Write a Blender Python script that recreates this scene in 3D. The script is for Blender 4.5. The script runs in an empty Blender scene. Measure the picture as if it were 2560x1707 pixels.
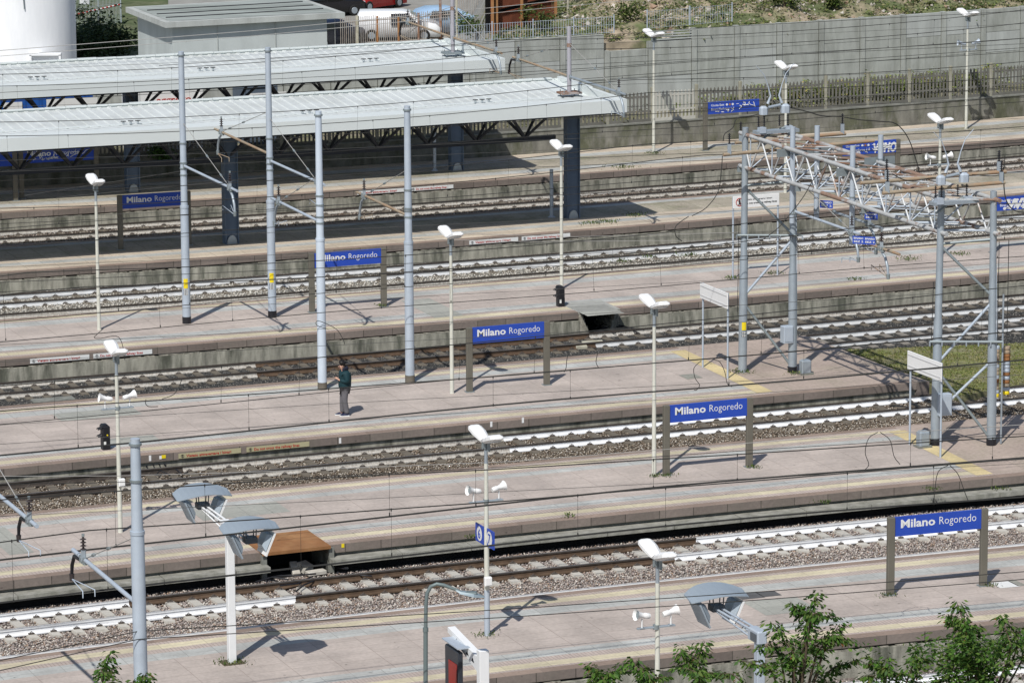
import bpy, math, random
import numpy as np
from mathutils import Vector, Matrix
random.seed(7); rng=np.random.default_rng(7)
sc=bpy.context.scene
# ------------------------------------------------------------------ camera, world, sun, exposure
F=10586.5458; TH=0.203620153; RO=-0.005609606; PH=0.382013348; HC=28.948
cd=bpy.data.cameras.new('camera'); cam=bpy.data.objects.new('camera',cd); sc.collection.objects.link(cam)
cd.sensor_fit='HORIZONTAL'; cd.sensor_width=36; cd.lens=36*F/2560; cd.clip_start=1; cd.clip_end=5000
cam.matrix_world=Matrix.Translation((0,0,HC))@Matrix.Rotation(math.pi/2-TH,4,'X')@Matrix.Rotation(RO,4,'Z')
sc.camera=cam
SUN_EL=math.radians(50.8); SHAD_AZ=math.radians(71.3)          # shadows fall towards this azimuth
ldir=Vector((math.cos(SHAD_AZ)*math.cos(SUN_EL),math.sin(SHAD_AZ)*math.cos(SUN_EL),-math.sin(SUN_EL)))
ld=bpy.data.lights.new('sun','SUN'); ld.energy=4.1; ld.angle=math.radians(.5); ld.color=(1,.97,.925)
sun=bpy.data.objects.new('sun',ld); sc.collection.objects.link(sun); sun.rotation_euler=ldir.to_track_quat('-Z','Y').to_euler(); sun.location=(0,60,80)
w=bpy.data.worlds.new('World'); sc.world=w; w.use_nodes=True
nt=w.node_tree; bg=nt.nodes['Background']; sk=nt.nodes.new('ShaderNodeTexSky'); sk.sky_type='NISHITA'; sk.sun_disc=False
sk.sun_elevation=SUN_EL; sk.sun_rotation=math.pi/2-(SHAD_AZ+math.pi); nt.links.new(sk.outputs[0],bg.inputs[0]); bg.inputs[1].default_value=.082
sc.view_settings.view_transform='Standard'; sc.view_settings.look='None'; sc.view_settings.exposure=0; sc.view_settings.gamma=1
sc.render.engine='CYCLES'
# ------------------------------------------------------------------ survey of the site (s along the tracks, N across them)
ct,st=math.cos(TH),math.sin(TH); cr,sr=math.cos(RO),math.sin(RO); cp,sp=math.cos(PH),math.sin(PH)
def ray(px,py):
    x0,y0=px-1280,py-853.5; x=x0*cr+y0*sr; y=-x0*sr+y0*cr
    return (x,F*ct-y*st,-F*st-y*ct)
def nat(s,N):                                                  # the tracks bend very gently
    t=(s-.403*N)/(.142*N); a=abs(t); q=t*t if a<1.3 else 1.69+2.6*(a-1.3)
    return N+(-0.4+(N-99)*0.0175)*q
def W(s,N,z=0.):
    n=nat(s,N); return Vector((s*cp-n*sp,s*sp+n*cp,z))
def V(px,py,N):
    d=ray(px,py); n=N
    for _ in range(10):
        t=n/(-d[0]*sp+d[1]*cp); s=t*(d[0]*cp+d[1]*sp); n=nat(s,N)
    return s,HC+t*d[2]
def SN(px,py,z=0.):
    d=ray(px,py); t=(z-HC)/d[2]; X,Y=d[0]*t,d[1]*t; s=X*cp+Y*sp; n=-X*sp+Y*cp; N=n
    for _ in range(10): N=N-(nat(s,N)-n)
    return s,N
def G(px,py,z=0.):
    d=ray(px,py); t=(z-HC)/d[2]; return Vector((d[0]*t,d[1]*t,z))
def AY(px,py,Y):
    d=ray(px,py); t=Y/d[1]; return Vector((d[0]*t,Y,HC+d[2]*t))
def VW(px,py,N):
    s,z=V(px,py,N); return W(s,N,z)
# ------------------------------------------------------------------ materials
def node(nt,t,**k):
    n=nt.nodes.new(t)
    for a,b in k.items(): setattr(n,a,b)
    return n
MC={}
def mat(name,col,rough=.7,metal=0.,var=.12,scale=3.,col2=None,amt2=.5,scale2=1.5,bump=0.,bscale=20.,stretch=None,uv=False,spec=.3,thr=(.45,.62)):
    if name in MC: return MC[name]
    m=bpy.data.materials.new(name); m.use_nodes=True; nt=m.node_tree; b=nt.nodes['Principled BSDF']; L=nt.links.new
    b.inputs['Roughness'].default_value=rough; b.inputs['Metallic'].default_value=metal; b.inputs['Specular IOR Level'].default_value=spec
    tc=node(nt,'ShaderNodeTexCoord'); mp=node(nt,'ShaderNodeMapping'); L(tc.outputs['UV' if uv else 'Object'],mp.inputs[0])
    if stretch: mp.inputs['Scale'].default_value=stretch
    n1=node(nt,'ShaderNodeTexNoise'); n1.inputs['Scale'].default_value=scale; n1.inputs['Detail'].default_value=5; L(mp.outputs[0],n1.inputs['Vector'])
    rgb=node(nt,'ShaderNodeRGB'); rgb.outputs[0].default_value=(*col,1); cur=rgb.outputs[0]
    if col2 is not None:
        n2=node(nt,'ShaderNodeTexNoise'); n2.inputs['Scale'].default_value=scale2; n2.inputs['Detail'].default_value=6; n2.inputs['Roughness'].default_value=.65; L(mp.outputs[0],n2.inputs['Vector'])
        r=node(nt,'ShaderNodeMapRange'); r.inputs[1].default_value=thr[0]; r.inputs[2].default_value=thr[1]; r.inputs[4].default_value=amt2; L(n2.outputs[0],r.inputs[0])
        mx=node(nt,'ShaderNodeMixRGB'); L(r.outputs[0],mx.inputs[0]); L(cur,mx.inputs[1]); mx.inputs[2].default_value=(*col2,1); cur=mx.outputs[0]
    r1=node(nt,'ShaderNodeMapRange'); r1.inputs[1].default_value=.25; r1.inputs[2].default_value=.75; r1.inputs[3].default_value=1-var; r1.inputs[4].default_value=1+var; L(n1.outputs[0],r1.inputs[0])
    mu=node(nt,'ShaderNodeVectorMath',operation='SCALE'); L(cur,mu.inputs[0]); L(r1.outputs[0],mu.inputs['Scale']); L(mu.outputs[0],b.inputs['Base Color'])
    if bump:
        n3=node(nt,'ShaderNodeTexNoise'); n3.inputs['Scale'].default_value=bscale; n3.inputs['Detail'].default_value=4; L(tc.outputs['Object'],n3.inputs['Vector'])
        bp=node(nt,'ShaderNodeBump'); bp.inputs['Strength'].default_value=bump; bp.inputs['Distance'].default_value=.02; L(n3.outputs[0],bp.inputs['Height']); L(bp.outputs[0],b.inputs['Normal'])
    MC[name]=m; return m
def tile_mat(name,col,mortar,bw,bh,ms=.012,var=.1,col2=None,amt2=.4,fine=.05):
    """paving: UV in metres, faint joints, slab-to-slab differences and dirt"""
    if name in MC: return MC[name]
    m=bpy.data.materials.new(name); m.use_nodes=True; nt=m.node_tree; b=nt.nodes['Principled BSDF']; L=nt.links.new
    b.inputs['Roughness'].default_value=.85; b.inputs['Specular IOR Level'].default_value=.25
    tc=node(nt,'ShaderNodeTexCoord')
    br=node(nt,'ShaderNodeTexBrick',offset=.0); br.inputs['Scale'].default_value=1; br.inputs['Brick Width'].default_value=bw; br.inputs['Row Height'].default_value=bh
    br.inputs['Mortar Size'].default_value=ms; br.inputs['Mortar Smooth'].default_value=.3; br.inputs['Bias'].default_value=0
    br.inputs['Color1'].default_value=(*[c*(1-var) for c in col],1); br.inputs['Color2'].default_value=(*[c*(1+var) for c in col],1); br.inputs['Mortar'].default_value=(*mortar,1)
    L(tc.outputs['UV'],br.inputs['Vector'])
    cur=br.outputs[0]
    def noise(sc_,det=5,v='UV'):
        n=node(nt,'ShaderNodeTexNoise'); n.inputs['Scale'].default_value=sc_; n.inputs['Detail'].default_value=det; n.inputs['Roughness'].default_value=.6; L(tc.outputs[v],n.inputs['Vector']); return n.outputs[0]
    if col2 is not None:
        r=node(nt,'ShaderNodeMapRange'); r.inputs[1].default_value=.48; r.inputs[2].default_value=.66; r.inputs[4].default_value=amt2; L(noise(.7,7),r.inputs[0])
        mx=node(nt,'ShaderNodeMixRGB'); L(r.outputs[0],mx.inputs[0]); L(cur,mx.inputs[1]); mx.inputs[2].default_value=(*col2,1); cur=mx.outputs[0]
    r=node(nt,'ShaderNodeMapRange'); r.inputs[1].default_value=.3; r.inputs[2].default_value=.7; r.inputs[3].default_value=.82; r.inputs[4].default_value=1.13; L(noise(.5,6),r.inputs[0])
    r2=node(nt,'ShaderNodeMapRange'); r2.inputs[1].default_value=.3; r2.inputs[2].default_value=.7; r2.inputs[3].default_value=1-fine*2.2; r2.inputs[4].default_value=1+fine*2.2; L(noise(9,4),r2.inputs[0])
    # small dark spots (gum, leaves)
    r3=node(nt,'ShaderNodeMapRange'); r3.inputs[1].default_value=.70; r3.inputs[2].default_value=.74; r3.inputs[3].default_value=1; r3.inputs[4].default_value=.55; L(noise(3.3,2),r3.inputs[0])
    a=node(nt,'ShaderNodeMath',operation='MULTIPLY'); L(r.outputs[0],a.inputs[0]); L(r2.outputs[0],a.inputs[1])
    a2=node(nt,'ShaderNodeMath',operation='MULTIPLY'); L(a.outputs[0],a2.inputs[0]); L(r3.outputs[0],a2.inputs[1])
    mu=node(nt,'ShaderNodeVectorMath',operation='SCALE'); L(cur,mu.inputs[0]); L(a2.outputs[0],mu.inputs['Scale']); L(mu.outputs[0],b.inputs['Base Color'])
    MC[name]=m; return m
def attr_mat(name,rough=.9,trans=0.):
    if name in MC: return MC[name]
    m=bpy.data.materials.new(name); m.use_nodes=True; nt=m.node_tree; b=nt.nodes['Principled BSDF']; a=node(nt,'ShaderNodeAttribute',attribute_name='Col')
    nt.links.new(a.outputs['Color'],b.inputs['Base Color']); b.inputs['Roughness'].default_value=rough; b.inputs['Specular IOR Level'].default_value=.25
    if trans:
        t=node(nt,'ShaderNodeBsdfTranslucent'); mx=node(nt,'ShaderNodeMixShader'); mx.inputs[0].default_value=trans; nt.links.new(a.outputs['Color'],t.inputs[0])
        nt.links.new(b.outputs[0],mx.inputs[1]); nt.links.new(t.outputs[0],mx.inputs[2]); nt.links.new(mx.outputs[0],nt.nodes['Material Output'].inputs[0])
    MC[name]=m; return m
def gravel_mat(name,c1,c2,c3,scale=14.):
    if name in MC: return MC[name]
    m=bpy.data.materials.new(name); m.use_nodes=True; nt=m.node_tree; b=nt.nodes['Principled BSDF']; L=nt.links.new; b.inputs['Roughness'].default_value=.95; b.inputs['Specular IOR Level'].default_value=.2
    tc=node(nt,'ShaderNodeTexCoord'); v=node(nt,'ShaderNodeTexVoronoi'); v.inputs['Scale'].default_value=scale; L(tc.outputs['Object'],v.inputs['Vector'])
    sx=node(nt,'ShaderNodeSeparateColor'); L(v.outputs['Color'],sx.inputs[0])
    cr_=node(nt,'ShaderNodeValToRGB'); e=cr_.color_ramp.elements; e[0].position=0; e[0].color=(*c1,1); e[1].position=1; e[1].color=(*c3,1); x=e.new(.5); x.color=(*c2,1); L(sx.outputs[0],cr_.inputs[0])
    r=node(nt,'ShaderNodeMapRange'); r.inputs[1].default_value=.0; r.inputs[2].default_value=.6; r.inputs[3].default_value=1.15; r.inputs[4].default_value=.35; L(v.outputs['Distance'],r.inputs[0])
    n=node(nt,'ShaderNodeTexNoise'); n.inputs['Scale'].default_value=.6; L(tc.outputs['Object'],n.inputs['Vector'])
    r2=node(nt,'ShaderNodeMapRange'); r2.inputs[1].default_value=.3; r2.inputs[2].default_value=.7; r2.inputs[3].default_value=.8; r2.inputs[4].default_value=1.2; L(n.outputs[0],r2.inputs[0])
    a=node(nt,'ShaderNodeMath',operation='MULTIPLY'); L(r.outputs[0],a.inputs[0]); L(r2.outputs[0],a.inputs[1])
    mu=node(nt,'ShaderNodeVectorMath',operation='SCALE'); L(cr_.outputs[0],mu.inputs[0]); L(a.outputs[0],mu.inputs['Scale']); L(mu.outputs[0],b.inputs['Base Color'])
    bp=node(nt,'ShaderNodeBump'); bp.inputs['Strength'].default_value=.9; bp.inputs['Distance'].default_value=.06; bp.invert=True; L(v.outputs['Distance'],bp.inputs['Height']); L(bp.outputs[0],b.inputs['Normal'])
    MC[name]=m; return m
PINK=(.462,.400,.355)
m_pink=tile_mat('pink_pavers',PINK,(.33,.275,.24),1.2,.6,.012,.045,(.38,.33,.295),.7)
m_rib=tile_mat('pink_ribbed',(.455,.38,.335),(.34,.28,.245),.1,.6,.016,.03,(.37,.32,.28),.5)
m_yel=tile_mat('yellow_tactile',(.57,.51,.36),(.40,.35,.25),1.2,.42,.012,.07,(.44,.38,.28),.6)
m_gry=tile_mat('grey_pavers',(.45,.455,.43),(.29,.29,.27),.8,.6,.012,.08,(.34,.34,.32),.6)
m_tan=tile_mat('tan_pavers',(.53,.455,.36),(.33,.28,.22),1.2,.6,.014,.05,(.45,.38,.30),.5)
m_old=tile_mat('worn_pavers',(.38,.34,.27),(.25,.24,.18),1.0,1.0,.02,.1,(.16,.17,.09),.55,.09)
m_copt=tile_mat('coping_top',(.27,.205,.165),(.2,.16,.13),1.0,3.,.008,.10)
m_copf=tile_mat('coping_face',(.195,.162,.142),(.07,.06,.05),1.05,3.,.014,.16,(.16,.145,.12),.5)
m_conc=mat('stained_concrete',(.31,.30,.25),.9,var=.4,scale=3.1,col2=(.075,.08,.06),amt2=.85,scale2=.9,bump=.5,bscale=14,stretch=(1.7,1.7,.35),thr=(.46,.62))
m_moss=mat('mossy_concrete',(.19,.185,.16),.95,var=.3,scale=2.5,col2=(.085,.09,.055),amt2=.9,scale2=1.,bump=.5,bscale=10,stretch=(1.2,1.2,.5))
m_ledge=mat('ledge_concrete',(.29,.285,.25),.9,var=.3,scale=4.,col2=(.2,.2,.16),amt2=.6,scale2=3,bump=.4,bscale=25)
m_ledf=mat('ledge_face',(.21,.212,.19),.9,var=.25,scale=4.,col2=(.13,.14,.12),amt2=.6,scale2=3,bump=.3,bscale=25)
m_rubc=mat('crumbled_edge',(.33,.31,.26),.95,var=.5,scale=7.,col2=(.08,.08,.06),amt2=.8,scale2=5,bump=.8,bscale=30)
m_dark=mat('shade_black',(.02,.02,.02),.95,var=.2)  # near-black colour standing for the shade in gaps and recesses
m_wallc=mat('grey_wall_concrete',(.38,.395,.365),.9,var=.14,scale=2.4,col2=(.22,.23,.20),amt2=.5,scale2=1.3,stretch=(1.5,1.5,.4),bump=.2,bscale=12)
m_walll=mat('pale_wall_concrete',(.43,.45,.43),.9,var=.12,scale=1.2,col2=(.3,.31,.29),amt2=.5,scale2=.9,stretch=(1.5,1.5,.35))
m_pale=mat('pale_cast_concrete',(.42,.40,.32),.9,var=.25,scale=5,col2=(.22,.2,.12),amt2=.5,scale2=3)
m_railw=mat('white_rail_paint',(.80,.81,.82),.5,var=.04,scale=8,col2=(.6,.58,.54),amt2=.25,scale2=3)
m_railm=mat('greyed_rail_paint',(.57,.58,.58),.55,var=.12,scale=8,col2=(.4,.39,.37),amt2=.5,scale2=4)
m_raild=mat('dirty_rail_paint',(.46,.44,.40),.7,var=.25,scale=8,col2=(.28,.25,.21),amt2=.7,scale2=5,stretch=(3,3,.8))
m_railr=mat('rusty_rail',(.095,.062,.04),.8,var=.3,scale=5,col2=(.08,.05,.03),amt2=.6,scale2=4)
m_railk=mat('dark_rail',(.055,.045,.038),.6,var=.3,scale=5)
m_railt=mat('rail_running_band',(.22,.21,.20),.45,metal=.3,var=.15,scale=4)
m_sleep=mat('sleeper_concrete',(.50,.475,.42),.9,var=.2,scale=3,col2=(.3,.28,.24),amt2=.5,scale2=2.5)
m_sleepd=mat('old_sleeper',(.155,.135,.105),.9,var=.3,scale=3,col2=(.12,.1,.08),amt2=.5,scale2=3)
m_sleepm=mat('worn_sleeper',(.23,.21,.18),.9,var=.25,scale=3)
m_clip=mat('fastening_steel',(.10,.085,.075),.6,var=.3)
m_galv=mat('galvanised_steel',(.36,.41,.45),.45,metal=.35,var=.10,scale=3,col2=(.33,.37,.41),amt2=.5,scale2=2)
m_galvp=mat('pale_painted_steel',(.44,.50,.57),.5,metal=.15,var=.08,scale=3,col2=(.45,.5,.55),amt2=.5,scale2=2)
m_galvd=mat('dull_steel',(.27,.31,.32),.5,metal=.4,var=.15,scale=3)
m_cream=mat('cream_pole_paint',(.62,.62,.55),.5,var=.07,scale=3,col2=(.5,.48,.4),amt2=.4,scale2=2)
m_white=mat('white_plastic',(.80,.80,.79),.35,var=.03,scale=5)
m_rustp=mat('tan_rust_pipe',(.33,.275,.20),.7,var=.2,scale=4,col2=(.3,.16,.08),amt2=.6,scale2=2)
m_rust=mat('brown_rust_pipe',(.22,.12,.075),.8,var=.3,scale=3,col2=(.34,.34,.34),amt2=.8,scale2=1.3)
m_wire=mat('dark_wire',(.035,.035,.033),.6,var=.1)
m_wirel=mat('pale_cable',(.36,.35,.33),.5,var=.1)
m_ins=mat('brown_insulator',(.05,.04,.04),.35,var=.15)
m_black=mat('black_metal',(.018,.018,.022),.45,var=.2)
m_blue=mat('sign_blue',(.026,.072,.41),.4,var=.05,scale=2)
m_letter=mat('letter_white',(.72,.73,.72),.5,var=.02)
m_post=mat('bronze_grey_post',(.145,.135,.11),.6,var=.12,scale=3,col2=(.11,.10,.08),amt2=.5)
m_roof=mat('white_roof_sheet',(.58,.61,.60),.5,var=.06,scale=1.0,col2=(.46,.48,.46),amt2=.6,scale2=.7,stretch=(1,1,1))
m_fasc=mat('white_fascia',(.64,.68,.67),.5,var=.03,scale=1,col2=(.55,.57,.55),amt2=.3,scale2=.5,thr=(.58,.7))
m_truss=mat('dark_truss_steel',(.035,.040,.052),.5,var=.15)
m_col=mat('slate_blue_column',(.10,.14,.20),.5,var=.12,scale=2)
m_orange=mat('rust_sheet',(.27,.125,.05),.85,var=.18,scale=2,col2=(.36,.20,.09),amt2=.6,scale2=1.2)
m_yellow=mat('yellow_label',(.80,.62,.02),.5,var=.03)
m_red=mat('red_text',(.42,.035,.025),.6,var=.05)
m_leaf=attr_mat('leaves',.55,.35); m_stone=attr_mat('stones',.95)
m_bark=mat('bark',(.10,.075,.05),.9,var=.3,scale=8)
# ------------------------------------------------------------------ mesh builder, things, parts
ROOT={}
class MB:
    def __init__(s): s.v=[]; s.f=[]; s.m=[]; s.mats=[]; s.uv=[]; s.hasuv=False; s.smooth=[]
    def mi(s,m):
        if m not in s.mats: s.mats.append(m)
        return s.mats.index(m)
    def face(s,pts,m,uv=None,smooth=False):
        k=len(s.v); s.v.extend([tuple(p) for p in pts]); s.f.append(list(range(k,k+len(pts)))); s.m.append(s.mi(m)); s.uv.append(uv); s.smooth.append(smooth)
        if uv: s.hasuv=True
    def raw(s,vs,fs,m,smooth=False):
        k=len(s.v); s.v.extend([tuple(p) for p in vs]); i=s.mi(m)
        for f in fs: s.f.append([a+k for a in f]); s.m.append(i); s.uv.append(None); s.smooth.append(smooth)
    def hexa(s,b,t,m):          # b,t: four bottom and four top corners, same order
        s.raw(list(b)+list(t),[(3,2,1,0),(4,5,6,7),(0,1,5,4),(1,2,6,5),(2,3,7,6),(3,0,4,7)],m)
    def box(s,c,d,m,R=None):
        c=Vector(c); h=[x/2 for x in d]; P=[]
        for z in (-1,1):
            for x,y in ((-1,-1),(1,-1),(1,1),(-1,1)):
                q=Vector((x*h[0],y*h[1],z*h[2])); P.append(c+(R@q if R is not None else q))
        s.hexa(P[:4],P[4:],m)
    def bevbox(s,c,d,m,b=.02,R=None):   # box with chamfered vertical and top edges
        c=Vector(c); x,y,z=[q/2 for q in d]
        def ring(ix,zz): return [Vector(p) for p in ((-x+ix,-y,zz),(x-ix,-y,zz),(x,-y+ix,zz),(x,y-ix,zz),(x-ix,y,zz),(-x+ix,y,zz),(-x,y-ix,zz),(-x,-y+ix,zz))]
        r1=ring(b,-z); r2=ring(b,z-b); r3=[Vector((p.x*(1-b/x),p.y*(1-b/y),z)) for p in ring(b,z)]
        P=[c+(R@q if R is not None else q) for q in r1+r2+r3]; fs=[tuple(range(7,-1,-1)),tuple(range(16,24))]
        for k in (0,8):
            for i in range(8): fs.append((k+i,k+(i+1)%8,k+8+(i+1)%8,k+8+i))
        s.raw(P,fs,m)
    def sbox(s,s0,s1,n0,n1,z0,z1,m,step=4.):   # box in track coordinates that follows the bend
        k=max(1,int(math.ceil((s1-s0)/step)))
        for i in range(k):
            a=s0+(s1-s0)*i/k; b=s0+(s1-s0)*(i+1)/k
            bt=[W(a,n0,z0),W(b,n0,z0),W(b,n1,z0),W(a,n1,z0)]; tp=[W(a,n0,z1),W(b,n0,z1),W(b,n1,z1),W(a,n1,z1)]
            fs=[(3,2,1,0),(4,5,6,7),(0,1,5,4),(2,3,7,6)]
            if i==0: fs.append((3,0,4,7))
            if i==k-1: fs.append((1,2,6,5))
            s.raw(bt+tp,fs,m)
    def tube(s,pts,r,m,n=8,cap=True,smooth=True):
        pts=[Vector(p) for p in pts]; rs=r if isinstance(r,(list,tuple)) else [r]*len(pts); k=len(s.v); up=None; V_=[];fs=[]
        for i,p in enumerate(pts):
            d=(pts[min(i+1,len(pts)-1)]-pts[max(i-1,0)])
            if d.length<1e-9: d=Vector((0,0,1))
            d.normalize()
            if up is None: up=Vector((0,0,1)) if abs(d.z)<.95 else Vector((1,0,0))
            a=d.cross(up)
            if a.length<1e-6: a=d.orthogonal()
            a.normalize(); b=a.cross(d)
            up=b if abs(d.dot(b))<.9 else up
            for j in range(n):
                t=2*math.pi*j/n; V_.append(p+a*(math.cos(t)*rs[i])+b*(math.sin(t)*rs[i]))
        for i in range(len(pts)-1):
            for j in range(n): fs.append((i*n+j,i*n+(j+1)%n,(i+1)*n+(j+1)%n,(i+1)*n+j))
        s.raw(V_,fs,m,smooth)
        if cap: s.raw(V_[:n],[tuple(range(n))],m); s.raw(V_[-n:],[tuple(range(n-1,-1,-1))],m)
    def build(s,name,parent=None,label=None):
        me=bpy.data.meshes.new(name); off=Vector((0,0,0))
        if parent is not None: off=ROOT.get(parent.name,off)
        vs=np.array(s.v,dtype=np.float32).reshape(-1,3)-np.array(off,dtype=np.float32)
        me.from_pydata(vs.tolist(),[],s.f)
        for m in s.mats: me.materials.append(m)
        me.polygons.foreach_set('material_index',s.m); me.polygons.foreach_set('use_smooth',s.smooth)
        if s.hasuv:
            ul=me.uv_layers.new(name='UVMap'); buf=[]
            for f,u in zip(s.f,s.uv): buf.extend([c for q in (u or [(0,0)]*len(f)) for c in q])
            ul.data.foreach_set('uv',buf)
        me.update(); o=bpy.data.objects.new(name,me); sc.collection.objects.link(o)
        if parent is not None: o.parent=parent; ROOT[o.name]=off
        if label: o['label']=label
        return o
def thing(name,label,cat,loc=(0,0,0),rz=0,group=None):
    o=bpy.data.objects.new(name,None); sc.collection.objects.link(o); o.location=loc; o.rotation_euler=(0,0,rz); o.empty_display_size=.3
    o['label']=label; o['category']=cat
    if group: o['group']=group
    if rz==0: ROOT[o.name]=Vector(loc)
    return o
def tag(o,label,cat,group=None,kind=None):
    o['label']=label; o['category']=cat
    if group: o['group']=group
    if kind: o['kind']=kind
    return o
def struct(o): o['kind']='structure'; return o
def clone(root,loc,rz=0,label=None,group=None):
    def cp_(o,par):
        c=o.copy(); sc.collection.objects.link(c); c.parent=par
        for ch in [x for x in bpy.data.objects if x.parent==o]: cp_(ch,c)
        return c
    r=cp_(root,None); r.location=loc; r.rotation_euler=(0,0,rz)
    if label: r['label']=label
    if group: r['group']=group
    return r
TXT={}
def text_verts(t,off=0.,ext=0.004,sharp=False):
    key=(t,off,ext)
    if key not in TXT:
        cu=bpy.data.curves.new('t','FONT'); cu.body=t; cu.size=1; cu.offset=off; cu.extrude=ext; cu.resolution_u=2
        o=bpy.data.objects.new('t',cu); sc.collection.objects.link(o); dg=bpy.context.evaluated_depsgraph_get(); dg.update()
        me=bpy.data.meshes.new_from_object(o.evaluated_get(dg)); vs=[tuple(v.co) for v in me.vertices]; fs=[tuple(p.vertices) for p in me.polygons]
        bpy.data.objects.remove(o); bpy.data.curves.remove(cu); bpy.data.meshes.remove(me); TXT[key]=(vs,fs)
    return TXT[key]
def put_text(mb,t,x0,x1,z0,h,m,org,ax,az,off=0.,push=None,squeeze=True):
    """lay text on a plane: org + ax*x + az*z; x0..x1 the width it fills, z0 baseline, h cap height (at font size)"""
    vs,fs=text_verts(t,off); xs=[v[0] for v in vs]; a,b=min(xs),max(xs); k=(x1-x0)/(b-a); hz=h/.70
    nrm=ax.cross(az).normalized()
    mb.raw([org+ax*(x0+(v[0]-a)*k)+az*(z0+v[1]*hz)+nrm*v[2] for v in vs],fs,m)
# ------------------------------------------------------------------ ground
SW,EW=14.,112.
mb=MB(); mb.face([(-900,20,-1.25),(900,20,-1.25),(900,2500,-1.25),(-900,2500,-1.25)],mat('bare_ground',(.16,.145,.12),.95,var=.3,scale=.5)); struct(mb.build('ground'))
m_bal={'pink':gravel_mat('ballast_pink',(.24,.19,.165),(.38,.325,.29),(.52,.48,.43)),
 'brown':gravel_mat('ballast_brown',(.10,.075,.05),(.22,.175,.13),(.36,.31,.25)),
 'dark':gravel_mat('ballast_dark',(.05,.05,.048),(.10,.10,.095),(.2,.19,.17)),
 'light':gravel_mat('ballast_light',(.2,.185,.16),(.40,.38,.33),(.62,.6,.54)),
 'rusty':gravel_mat('ballast_rusty',(.07,.055,.045),(.15,.115,.09),(.34,.29,.24))}
def sheet(name,n0,n1,z,m,s0=SW,s1=EW,zfun=None,ds=2.,dn=None):
    mb=MB(); k=int((s1-s0)/ds)
    nn=[n0,n1] if dn is None else list(np.linspace(n0,n1,int((n1-n0)/dn)+2))
    for i in range(k):
        a,b=s0+(s1-s0)*i/k,s0+(s1-s0)*(i+1)/k
        for u,v in zip(nn[:-1],nn[1:]): mb.face([W(a,u,z),W(b,u,z),W(b,v,z),W(a,v,z)],m)
    return struct(mb.build(name))
def stones(name,s0,s1,n0,n1,z,dens,size,cols,label,skip=None,zf=None):
    A=(s1-s0)*(n1-n0); k=int(A*dens); s=rng.uniform(s0,s1,k); n=rng.uniform(n0,n1,k)
    sg=-0.4+(n-99)*0.0175; t=(s-.403*n)/(.142*n); q=np.where(np.abs(t)<1.3,t*t,1.69+2.6*(np.abs(t)-1.3)); n2=n+sg*q
    zz=z+rng.uniform(-.02,.035,k)
    if zf is not None: zz=zz+zf(s,n)
    c=np.stack([s*cp-n2*sp,s*sp+n2*cp,zz],1)
    base=np.array([(1,0,0),(0,1,0),(-1,0,0),(0,-1,0),(0,0,1),(0,0,-1)],float); tri=np.array([(0,1,4),(1,2,4),(2,3,4),(3,0,4),(1,0,5),(2,1,5),(3,2,5),(0,3,5)])
    sc_=rng.uniform(.55,1.,(k,6,1))*size*rng.uniform(.6,1.25,(k,1,1)); d=base[None]*sc_+rng.normal(0,size*.22,(k,6,3))
    an=rng.uniform(0,6.28,k); ca,sa=np.cos(an)[:,None],np.sin(an)[:,None]; d=np.stack([d[...,0]*ca-d[...,1]*sa,d[...,0]*sa+d[...,1]*ca,d[...,2]*.75],-1)
    v=(c[:,None]+d).reshape(-1,3); f=(tri[None]+(np.arange(k)*6)[:,None,None]).reshape(-1,3)
    me=bpy.data.meshes.new(name); me.vertices.add(len(v)); me.vertices.foreach_set('co',v.astype(np.float32).ravel()); me.loops.add(f.size); me.loops.foreach_set('vertex_index',f.astype(np.int32).ravel())
    me.polygons.add(len(f)); me.polygons.foreach_set('loop_start',np.arange(0,f.size,3,dtype=np.int32)); me.polygons.foreach_set('loop_total',np.full(len(f),3,dtype=np.int32)); me.update()
    ci=rng.integers(0,len(cols),k); cc=np.array(cols)[ci]*rng.uniform(.75,1.25,(k,1)); cc=np.repeat(np.concatenate([cc,np.ones((k,1))],1),6,0).astype(np.float32)
    at=me.color_attributes.new('Col','FLOAT_COLOR','POINT'); at.data.foreach_set('color',cc.ravel())
    me.materials.append(m_stone); o=bpy.data.objects.new(name,me); sc.collection.objects.link(o); tag(o,label,'ballast',kind='stuff'); return o
P_=[(.30,.24,.21),(.40,.34,.30),(.50,.45,.40),(.36,.31,.29),(.58,.54,.48),(.33,.24,.18)]
B_=[(.14,.105,.075),(.22,.17,.125),(.30,.25,.19),(.40,.35,.28),(.11,.085,.065),(.52,.48,.42)]
D_=[(.06,.06,.058),(.10,.10,.095),(.14,.135,.125),(.19,.18,.16),(.08,.08,.08),(.26,.24,.21)]
L_=[(.45,.43,.37),(.58,.55,.48),(.33,.3,.25),(.65,.62,.56),(.25,.22,.18)]
R_=[(.14,.10,.075),(.24,.18,.14),(.09,.075,.06),(.40,.35,.3),(.5,.46,.4)]
RZ={'T8':-.8,'T7':-.55,'T6':-.55,'T5':-.30,'T4':-.55,'T3':-.55,'T2':-.55}
sheet('ballast',86.,92.7,-1.0,m_bal['pink']); sheet('ballast',99.2,106.9,-.79,m_bal['pink']); sheet('ballast',113.3,119.1,-.53,m_bal['brown'])
sheet('ballast',126.8,134.1,-.75,m_bal['dark']); sheet('ballast',140.,148.9,-.75,m_bal['light']); sheet('ballast',153.8,161.3,-.75,m_bal['rusty'])
stones('ballast_stones',24,64,99.3,106.35,-.785,330,.040,P_,'pinkish grey stones round the concrete sleepers in front of the rusty steel cover')
stones('ballast_stones',27,68,115.2,118.9,-.525,330,.036,B_,'brown stones between the second and third platforms from the front')
stones('ballast_stones',31,64,129.2,133.7,-.775,240,.036,D_,'dark grey stones behind the platform of the standing man')
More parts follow.
